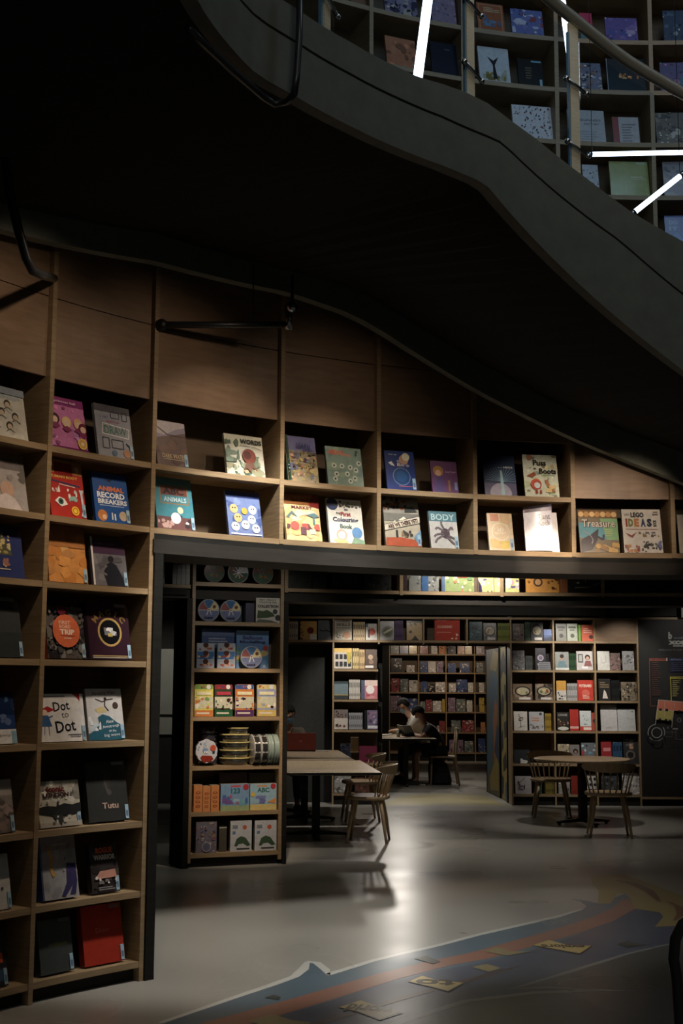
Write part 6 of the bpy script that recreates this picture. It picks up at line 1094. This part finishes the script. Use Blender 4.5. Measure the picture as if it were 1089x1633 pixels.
dpoly([(1067, 1050), (1120, 1050), (1120, 1054), (1067, 1054)], (50, 62, 120)); dtext('FICTION', 1070, 1085, 1050.8, 1053.2, (150, 160, 200)); dpoly([(1067, 1055), (1120, 1055), (1120, 1072), (1067, 1072)], (28, 30, 56))
dpoly([(1068, 1079), (1120, 1079), (1120, 1083), (1068, 1083)], (190, 176, 60)); dtext('READING AREA', 1070, 1104, 1079.6, 1082.4, (50, 46, 20)); dline([(1069, 1083), (1070, 1118)], 1.2, (190, 176, 60))
r_ = random.Random(4)
for k in range(18): dpoly([(1039, 1056.5+k*3), (1039+r_.uniform(7, 17), 1056.5+k*3), (1050, 1057.4+k*3), (1039, 1057.4+k*3)], (100, 60, 52))
for k in range(5): dpoly([(1070, 1057+k*3), (1070+r_.uniform(20, 30), 1057+k*3), (1090, 1058+k*3), (1070, 1058+k*3)], (80, 84, 130))
for k in range(9): dpoly([(1071.5, 1085+k*3), (1071.5+r_.uniform(6, 16), 1085+k*3), (1079, 1086.2+k*3), (1071.5, 1086.2+k*3)], (170, 158, 80))
dpoly([(1049, 1116), (1120, 1121), (1120, 1135), (1087, 1134), (1046, 1132)], (206, 110, 84)); dpoly([(1046, 1132), (1073, 1133.5), (1070, 1150), (1044, 1147)], (170, 156, 76)); dline([(1049, 1116), (1044, 1156)], .9, (196, 190, 180)); dline([(1049, 1116), (1089, 1119.5), (1120, 1121)], .8, (206, 190, 180)); dline([(1046, 1132), (1073, 1133), (1070, 1160)], .8, (190, 184, 170)); dline([(1059, 1118), (1058, 1145)], .5, (206, 190, 170)); dline([(1075, 1118), (1074, 1128)], .5, (206, 190, 170))
for x, y in ((1052, 1131), (1062, 1132), (1082, 1134), (1051, 1147), (1061, 1148), (1067, 1149)): dpoly([(x-2, y-1.5), (x+2, y-1.5), (x+2, y+1.5), (x-2, y+1.5)], (14, 14, 14))
def darc(cx, cy, r, a0, a1, wd, c): dline([(cx+r*cos(radians(a0+(a1-a0)*k/16)), cy-r*sin(radians(a0+(a1-a0)*k/16))) for k in range(17)], wd, c)
for a0, a1 in ((100, 200), (215, 320), (340, 400)): darc(1045, 1168, 13, a0, a1, 1.3, (150, 156, 156))
darc(1045, 1168, 8, 40, 400-270+270-40, 1.3, (150, 156, 156)); darc(1045, 1168, 8, 130, 400, 1.3, (150, 156, 156)); dline([(1070, 1162), (1078, 1162)], 1.6, (150, 156, 156)); dline([(1088, 1162), (1110, 1162)], 1.6, (150, 156, 156)); dline([(1058, 1174), (1069, 1174), (1069, 1163)], .5, (90, 94, 94)); dline([(1058, 1167), (1075, 1167)], .5, (90, 94, 94)); dline([(1075, 1164), (1075, 1179), (1110, 1179)], .5, (90, 94, 94)); darc(1080, 1148, 3, 0, 360, .8, (120, 124, 124)); darc(1062, 1160, 1, 0, 360, .8, (120, 124, 124))
m.build('printed_panel', 'print_matt', t, world=True)
m = M(); m.box((q0.x, yq-.012, .09), (q1.x, yq+.02, .12)); m.build('bottom_trim', 'oak', t, world=True); m = M(); m.box((q0.x, yq-.015, zt), (q1.x, yq+.02, zt+.03)); m.build('top_trim', 'oak', t, world=True)
# pale board on the dark back wall, left
a, b = onY(250, 1171, YB-.01), onY(278, 1035, YB-.01); t = thing('notice_board', ((a.x+b.x)/2, YB, a.z), 'dim pale board on the dark wall seen through the left opening', 'board')
m = M(); m.box((a.x-.3, YB-.02, a.z), (b.x, YB+.01, b.z)); m.build('board', 'pale_board', t, world=True); m = M(); m.box((a.x-.3, YB-.035, a.z+.24), (b.x, YB-.0205, a.z+.265)); m.build('ledge', 'frame_dark', t, world=True)
# small fixtures on top of the back bookcases
for (x0, x1, y0, y1, lab) in ((955, 965, 969, 984, 'small black box fixture on top of the back bookcase'), (1084, 1094, 962, 984, 'small black fixture above the wall directory')):
    a, b = onY(x0, y1, YB-.02), onY(x1, y0, YB-.02); t = thing('emergency_lamp', ((a.x+b.x)/2, YB-.05, ZT+.001), lab, 'fixture', 'black fixtures above the back wall'); h = b.z-a.z; w_ = b.x-a.x
    m = M(); m.rbox((-w_/2, -.03, 0), (w_/2, .06, h), .006, lin((34, 36, 34))); m.build('housing', 'plastic', t); m = M(); m.box((-w_/2+.012, -.032, .03), (w_/2-.012, -.0302, h-.02), lin((64, 68, 66))); m.build('diffuser', 'plastic', t)
# black tubular chair at the right edge, near us
Y0 = 3.3; C_ = [onY(x, y, Y0) for x, y in ((1079, 1560), (1074, 1530), (1077, 1497), (1088, 1474), (1108, 1462), (1140, 1458))]
t = thing('tubular_chair', (C_[-1].x, Y0+.1, 0), 'black tubular chair back cut off by the right photo edge', 'chair'); xm = C_[-1].x+.06
left = [Vector((C_[0].x+.03, Y0-.05, 0)), Vector((C_[0].x+.015, Y0-.02, .45))]+C_; full = left+[Vector((2*xm-p.x, p.y, p.z)) for p in reversed(left)]
m = M(); m.tube(full, .014, 14); m.build('frame', 'pipe_black', t, world=True)
m = M(); m.rbox((C_[0].x+.03, Y0-.02, .43), (2*xm-C_[0].x-.03, Y0+.42, .47), .015); m.build('seat', 'iron', t, world=True); m = M(); m.rbox((C_[1].x+.05, Y0-.005, .6), (2*xm-C_[1].x-.05, Y0+.01, .9), .006); m.build('backrest', 'iron', t, world=True)
for sx in (C_[0].x+.04, 2*xm-C_[0].x-.04): m = M(); m.tube([(sx, Y0+.4, 0), (sx, Y0+.38, .44)], .014, 12); m.build('leg', 'pipe_black', t, world=True)
# far room: wooden side chair, backpack, cup and open books
def side_chair(loc, rz, label):
    t = thing('side_chair', (0, 0, 0), label, 'chair'); t.location = loc; t.rotation_euler = (0, 0, rz)
    m = M(); m.rbox((-.22, -.21, .43), (.22, .22, .46), .01); m.build('seat', 'oak', t)
    for sx in (-1, 1):
        m = M(); m.tube([(sx*.19, .19, .43), (sx*.2, .2, 0)], [.018, .014], 10); m.build('leg', 'oak', t); m = M(); m.tube([(sx*.2, -.25, 0), (sx*.19, -.19, .44), (sx*.185, -.23, .88)], [.014, .019, .015], 10); m.build('leg', 'oak', t)
    m = M(); m.rbox((-.2, -.235, .66), (.2, -.215, .9), .008); m.build('backrest', 'oak_panel', t)
side_chair((1.64, 20.95, 0), radians(90), 'wooden chair with the reader in black seated on it'); side_chair((1.42, 21.9, 0), radians(90), 'wooden chair with the reader in the white t-shirt seated on it')
def backpack():
    p = onz(703, 1251, 0); t = thing('backpack', (p.x, p.y, 0), 'black backpack slumped on the floor by the wooden chair', 'backpack')
    m = M()
    prof = [(.17, .0, .12), (.185, .08, .13), (.175, .2, .12), (.15, .32, .09), (.1, .38, .05), (.02, .395, .02)]; n = 20; vs = []
    for rx, z, ry in prof:
        for k in range(n):
            a = 2*pi*k/n; cx = abs(cos(a))**.6*(1 if cos(a) > 0 else -1); cy = abs(sin(a))**.6*(1 if sin(a) > 0 else -1); vs.append((rx*cx-.06*z/.4, ry*cy, z))
    fs = [(i*n+k, i*n+(k+1) % n, (i+1)*n+(k+1) % n, (i+1)*n+k) for i in range(len(prof)-1) for k in range(n)]+[tuple(reversed(range(n))), tuple(range((len(prof)-1)*n, len(prof)*n))]
    m.mesh(vs, fs, lin((26, 30, 34)), 0, True); m.build('bag_body', 'cloth', t)
    m = M(); m.rbox((-.12, -.17, .03), (.1, -.1, .2), .025, lin((32, 36, 40))); m.build('front_pocket', 'cloth', t)
    for sx in (-.1, .08): m = M(); m.tube([(sx, -.1, .34), (sx-.03, -.15, .3), (sx-.03, -.14, .12), (sx, -.12, .05)], .012, 8, lin((20, 22, 24))); m.build('strap', 'cloth', t)
    m = M(); m.tube([(-.1, 0, .385), (-.06, 0, .43), (-.01, 0, .385)], .009, 8, lin((20, 22, 24))); m.build('handle', 'cloth', t)
backpack()
def open_book(c, rz, tilt, cover, label, half=.13, h=.2, ang=.5):
    t = thing('open_book', tuple(c), label, 'book'); R_ = Matrix.Translation(c) @ Matrix.Rotation(rz, 4, 'Z') @ Matrix.Rotation(tilt, 4, 'X')
    for sgn in (-1, 1):
        L = R_ @ Matrix.Rotation(sgn*ang, 4, 'Y') if sgn < 0 else R_ @ Matrix.Rotation(ang, 4, 'Y')
        x0, x1 = (0, half) if sgn > 0 else (-half, 0)
        m = M(); m.box((x0, -h/2, 0), (x1, h/2, .003), lin(cover), T=L); m.build('cover', 'print', t, world=True)
        m = M(); m.box((x0+(.0 if sgn > 0 else .004), -h/2+.004, .0032), (x1-(.004 if sgn > 0 else 0), h/2-.004, .014), lin((206, 202, 190)), T=L); m.build('page_block', 'print_matt', t, world=True)
p = onY(646, 1170, 20.75); open_book(Vector((p.x, p.y, .845)), radians(130), radians(58), (36, 46, 56), 'open dark-covered book held up by the reader in white', .16, .21, -.12)
open_book(Vector((.68, 20.75, .775)), .1, 0, (150, 120, 80), 'open pale book lying at the left end of the far table', .15, .21, -.12)
t = thing('paper_cup', (.93, 20.9, .753), 'pale paper cup on the far reading table', 'cup'); m = M(); m.lathe([(0, 0), (.028, 0), (.038, .1)], 18, None, lin((190, 190, 180))); m.build('cup_body', 'plastic', t); m = M(); m.lathe([(.038, .098), (.041, .1), (.041, .108), (0, .11)], 18, None, lin((214, 212, 204))); m.build('lid', 'plastic', t)
# ================================================================ PEOPLE
def skin(name, nodes, edges, mt, col, parent, sub=2):
    me = bpy.data.meshes.new(name); me.from_pydata([n_[0] for n_ in nodes], edges, []); o = bpy.data.objects.new(name, me); COL.objects.link(o)
    sm_ = o.modifiers.new('s', 'SKIN'); sm_.use_smooth_shade = True
    for i, n_ in enumerate(nodes):
        sv = me.skin_vertices[0].data[i]; r = n_[1]; sv.radius = r if isinstance(r, tuple) else (r, r); sv.use_root = (i == 0)
    ss = o.modifiers.new('u', 'SUBSURF'); ss.levels = sub; ss.render_levels = sub
    bpy.context.view_layer.update(); ev = o.evaluated_get(bpy.context.evaluated_depsgraph_get()); nm_ = bpy.data.meshes.new_from_object(ev)
    o.modifiers.clear(); o.data = nm_; nm_.name = name
    if hasattr(nm_, 'polygons'): nm_.polygons.foreach_set('use_smooth', [True]*len(nm_.polygons))
    ca = nm_.color_attributes.new('Col', 'FLOAT_COLOR', 'POINT'); c = lin(col); ca.data.foreach_set('color', [c[0], c[1], c[2], 1]*len(nm_.vertices))
    nm_.materials.clear(); nm_.materials.append(MT[mt]); o.parent = parent; return o
def person(loc, rz, label, head, tilt, shirt, pants, sleeve, hair, bare_legs, wr, mask=False, long_hair=False, skin_c=(190, 140, 112)):
    """seated figure facing local +y; head = (y, z) of the skull centre, wr = wrist (x, y, z)"""
    t = thing('person', (0, 0, 0), label, 'person'); t.location = loc; t.rotation_euler = (0, 0, rz)
    hy, hz = head; nk = Vector((0, hy-.07, hz-.15)); ch_ = Vector((0, nk.y*.62, nk.z-.14)); be = Vector((0, nk.y*.2, .68)); pv = Vector((0, 0, .54))
    fw = Vector((0, cos(tilt), -sin(tilt))); upv = Vector((0, sin(tilt), cos(tilt))); hc = Vector((0, hy, hz))
    N = []; E_ = []
    def add(p, r, par=None):
        N.append((tuple(p), r)); 
        if par is not None: E_.append((par, len(N)-1))
        return len(N)-1
    i0 = add(pv, (.145, .1)); i1 = add(be, (.125, .09), i0); i2 = add(ch_, (.15, .1), i1); i3 = add(nk, .052, i2)
    j = add(hc-upv*.055+fw*.02, (.058, .066), i3); s1 = add(hc+upv*.0, (.076, .09), j); s2 = add(hc+upv*.06-fw*.01, (.07, .082), s1)
    nz_ = add(hc+fw*.098-upv*.005, .014, s1)
    for sx in (-1, 1):
        e = add(hc+Vector((sx*.083, 0, 0))-fw*.01, .016, s1)
        sh = add(ch_+Vector((sx*.17, 0, .06)), .055, i2); W = Vector((sx*wr[0], wr[1], wr[2])); S = Vector(N[sh][0]); el = (S+W)/2+Vector((sx*.1, -.02, -.10)); el.z = max(el.z, .74)
        a = add(el, .038, sh); b = add(W, .026, a); dirn = (W-el).normalized(); side = Vector((1, 0, 0)); palm = add(W+dirn*.045, (.038, .018), b)
        pc = W+dirn*.075
        for f, (off, ln) in enumerate(((-.03, .055), (-.01, .066), (.01, .062), (.03, .048))):
            k1 = add(pc+side*off+dirn*.01, .009, palm); k2 = add(pc+side*off+dirn*ln*.6-Vector((0, 0, .008)), .0085, k1); add(pc+side*off+dirn*ln*.95-Vector((0, 0, .03)), .0075, k2)
        th_ = add(W+dirn*.035-side*sx*.045, .0105, b); add(W+dirn*.07-side*sx*.06-Vector((0, 0, .008)), .009, th_)
        hp = add(pv+Vector((sx*.09, .04, -.02)), .085, i0); kn = add(Vector((sx*.13, .42, .5)), .06, hp); an = add(Vector((sx*.14, .40, .09)), .036, kn); add(Vector((sx*.14, .5, .035)), (.036, .028), an)
    skin('body', N, E_, 'skin', skin_c, t)
    # clothes over the same bones
    N = []; E_ = []
    i0 = add(pv+Vector((0, 0, .02)), (.16, .118)); i1 = add(be, (.142, .108), i0); i2 = add(ch_, (.168, .118), i1); i3 = add(nk-Vector((0, .01, .035)), .07, i2)
    for sx in (-1, 1):
        sh = add(ch_+Vector((sx*.17, 0, .055)), .072, i2); W = Vector((sx*wr[0], wr[1], wr[2])); S = Vector(N[sh][0]); el = (S+W)/2+Vector((sx*.1, -.02, -.10)); el.z = max(el.z, .74)
        if sleeve == 'long': a = add(el, .052, sh); add(W, .036, a)
        else: add(S.lerp(el, .72), .058, sh)
    skin('shirt', N, E_, 'cloth', shirt, t)
    N = []; E_ = []; i0 = add(pv, (.155, .112))
    for sx in (-1, 1):
        hp = add(pv+Vector((sx*.09, .04, -.02)), .098, i0); kn = add(Vector((sx*.13, .38 if bare_legs else .42, .505)), .075, hp)
        if not bare_legs: add(Vector((sx*.14, .40, .12)), .05, kn)
    skin('trousers' if not bare_legs else 'shorts', N, E_, 'cloth', pants, t)
    for sx in (-1, 1):
        m = M(); m.rbox((sx*.14-.045, .36, 0), (sx*.14+.045, .6, .075), .022, lin((40, 40, 42))); m.build('shoe', 'cloth', t)
    F_3 = Matrix(((1, 0, 0, hc.x), (0, fw.y, upv.y, hc.y), (0, fw.z, upv.z, hc.z), (0, 0, 0, 1)))
    m = M(); n = 22; k = 14; vs = []
    for i in range(k+1):
        th = pi*i/k
        for q in range(n):
            ph = 2*pi*q/n; x = sin(th)*cos(ph); y = sin(th)*sin(ph); z = cos(th); rr_ = 1+.03*sin(7*ph+3*th)
            P = Vector((x*.091*rr_, y*.106*rr_-.012, z*.104*rr_+.022))
            lim = .045 if y > .2 else (-.09 if not long_hair else -.14)
            if P.z < lim: P.z = lim+(P.z-lim)*.12; P.x *= .62; P.y = min(P.y, .03) if y > .2 else P.y*.62
            vs.append(F_3 @ P)
    m.mesh(vs, [(i*n+q, (i+1)*n+q, (i+1)*n+(q+1) % n, i*n+(q+1) % n) for i in range(k) for q in range(n)], lin(hair), 0, True); m.build('hair', 'cloth', t)
    for sx in (-1, 1): m = M(); m.ell((sx*.03, .082, .0), (.011, .008, .007), F_3, lin((24, 20, 20)), n=10, k=6); m.build('eye', 'plastic', t)
    if mask:
        m = M(); n = 14; vs = []
        for i in range(7):
            v = i/6
            for q in range(n+1):
                ph = -1.25+2.5*q/n; vs.append(F_3 @ Vector((sin(ph)*.078, .03+cos(ph)*.078*(1.05-.25*(v-.6)**2), -.1+.085*v)))
        m.mesh(vs, [(i*(n+1)+q, i*(n+1)+q+1, (i+1)*(n+1)+q+1, (i+1)*(n+1)+q) for i in range(6) for q in range(n)], lin((120, 160, 190)), 0, True); m.build('face_mask', 'cloth', t)
    else:
        m = M(); m.ell((0, .083, -.052), (.022, .008, .006), F_3, lin((150, 90, 80)), n=12, k=6); m.build('mouth', 'skin', t)
    return t
person((-.68, 17.02, 0), radians(180), 'person in blue face mask and beige top sitting behind the red laptop', (.12, 1.2), .35, (110, 100, 84), (50, 56, 70), 'long', (30, 26, 24), False, (.12, .34, .8), mask=True)
person((1.44, 21.86, 0), radians(90), 'person in white t-shirt leaning over a book at the far table', (.38, 1.24), .75, (206, 200, 188), (40, 44, 56), 'short', (28, 24, 22), False, (.11, .52, .82), mask=True, skin_c=(196, 150, 122))
person((1.62, 20.95, 0), radians(90), 'person in black top and dark shorts bent over the far table', (.36, 1.13), 1.0, (20, 20, 22), (26, 26, 30), 'short', (16, 14, 14), True, (.1, .5, .8), long_hair=True, skin_c=(150, 104, 80))
t = thing('side_chair', (-.68, 17.1, 0), 'chair under the person with the face mask', 'chair')
m = M(); m.rbox((-.2, -.2, .43), (.2, .2, .46), .01); m.build('seat', 'oak', t)
for sx in (-1, 1):
    for sy in (-1, 1): m = M(); m.tube([(sx*.17, sy*.17, .43), (sx*.19, sy*.19, 0)], .015, 10); m.build('leg', 'oak', t)
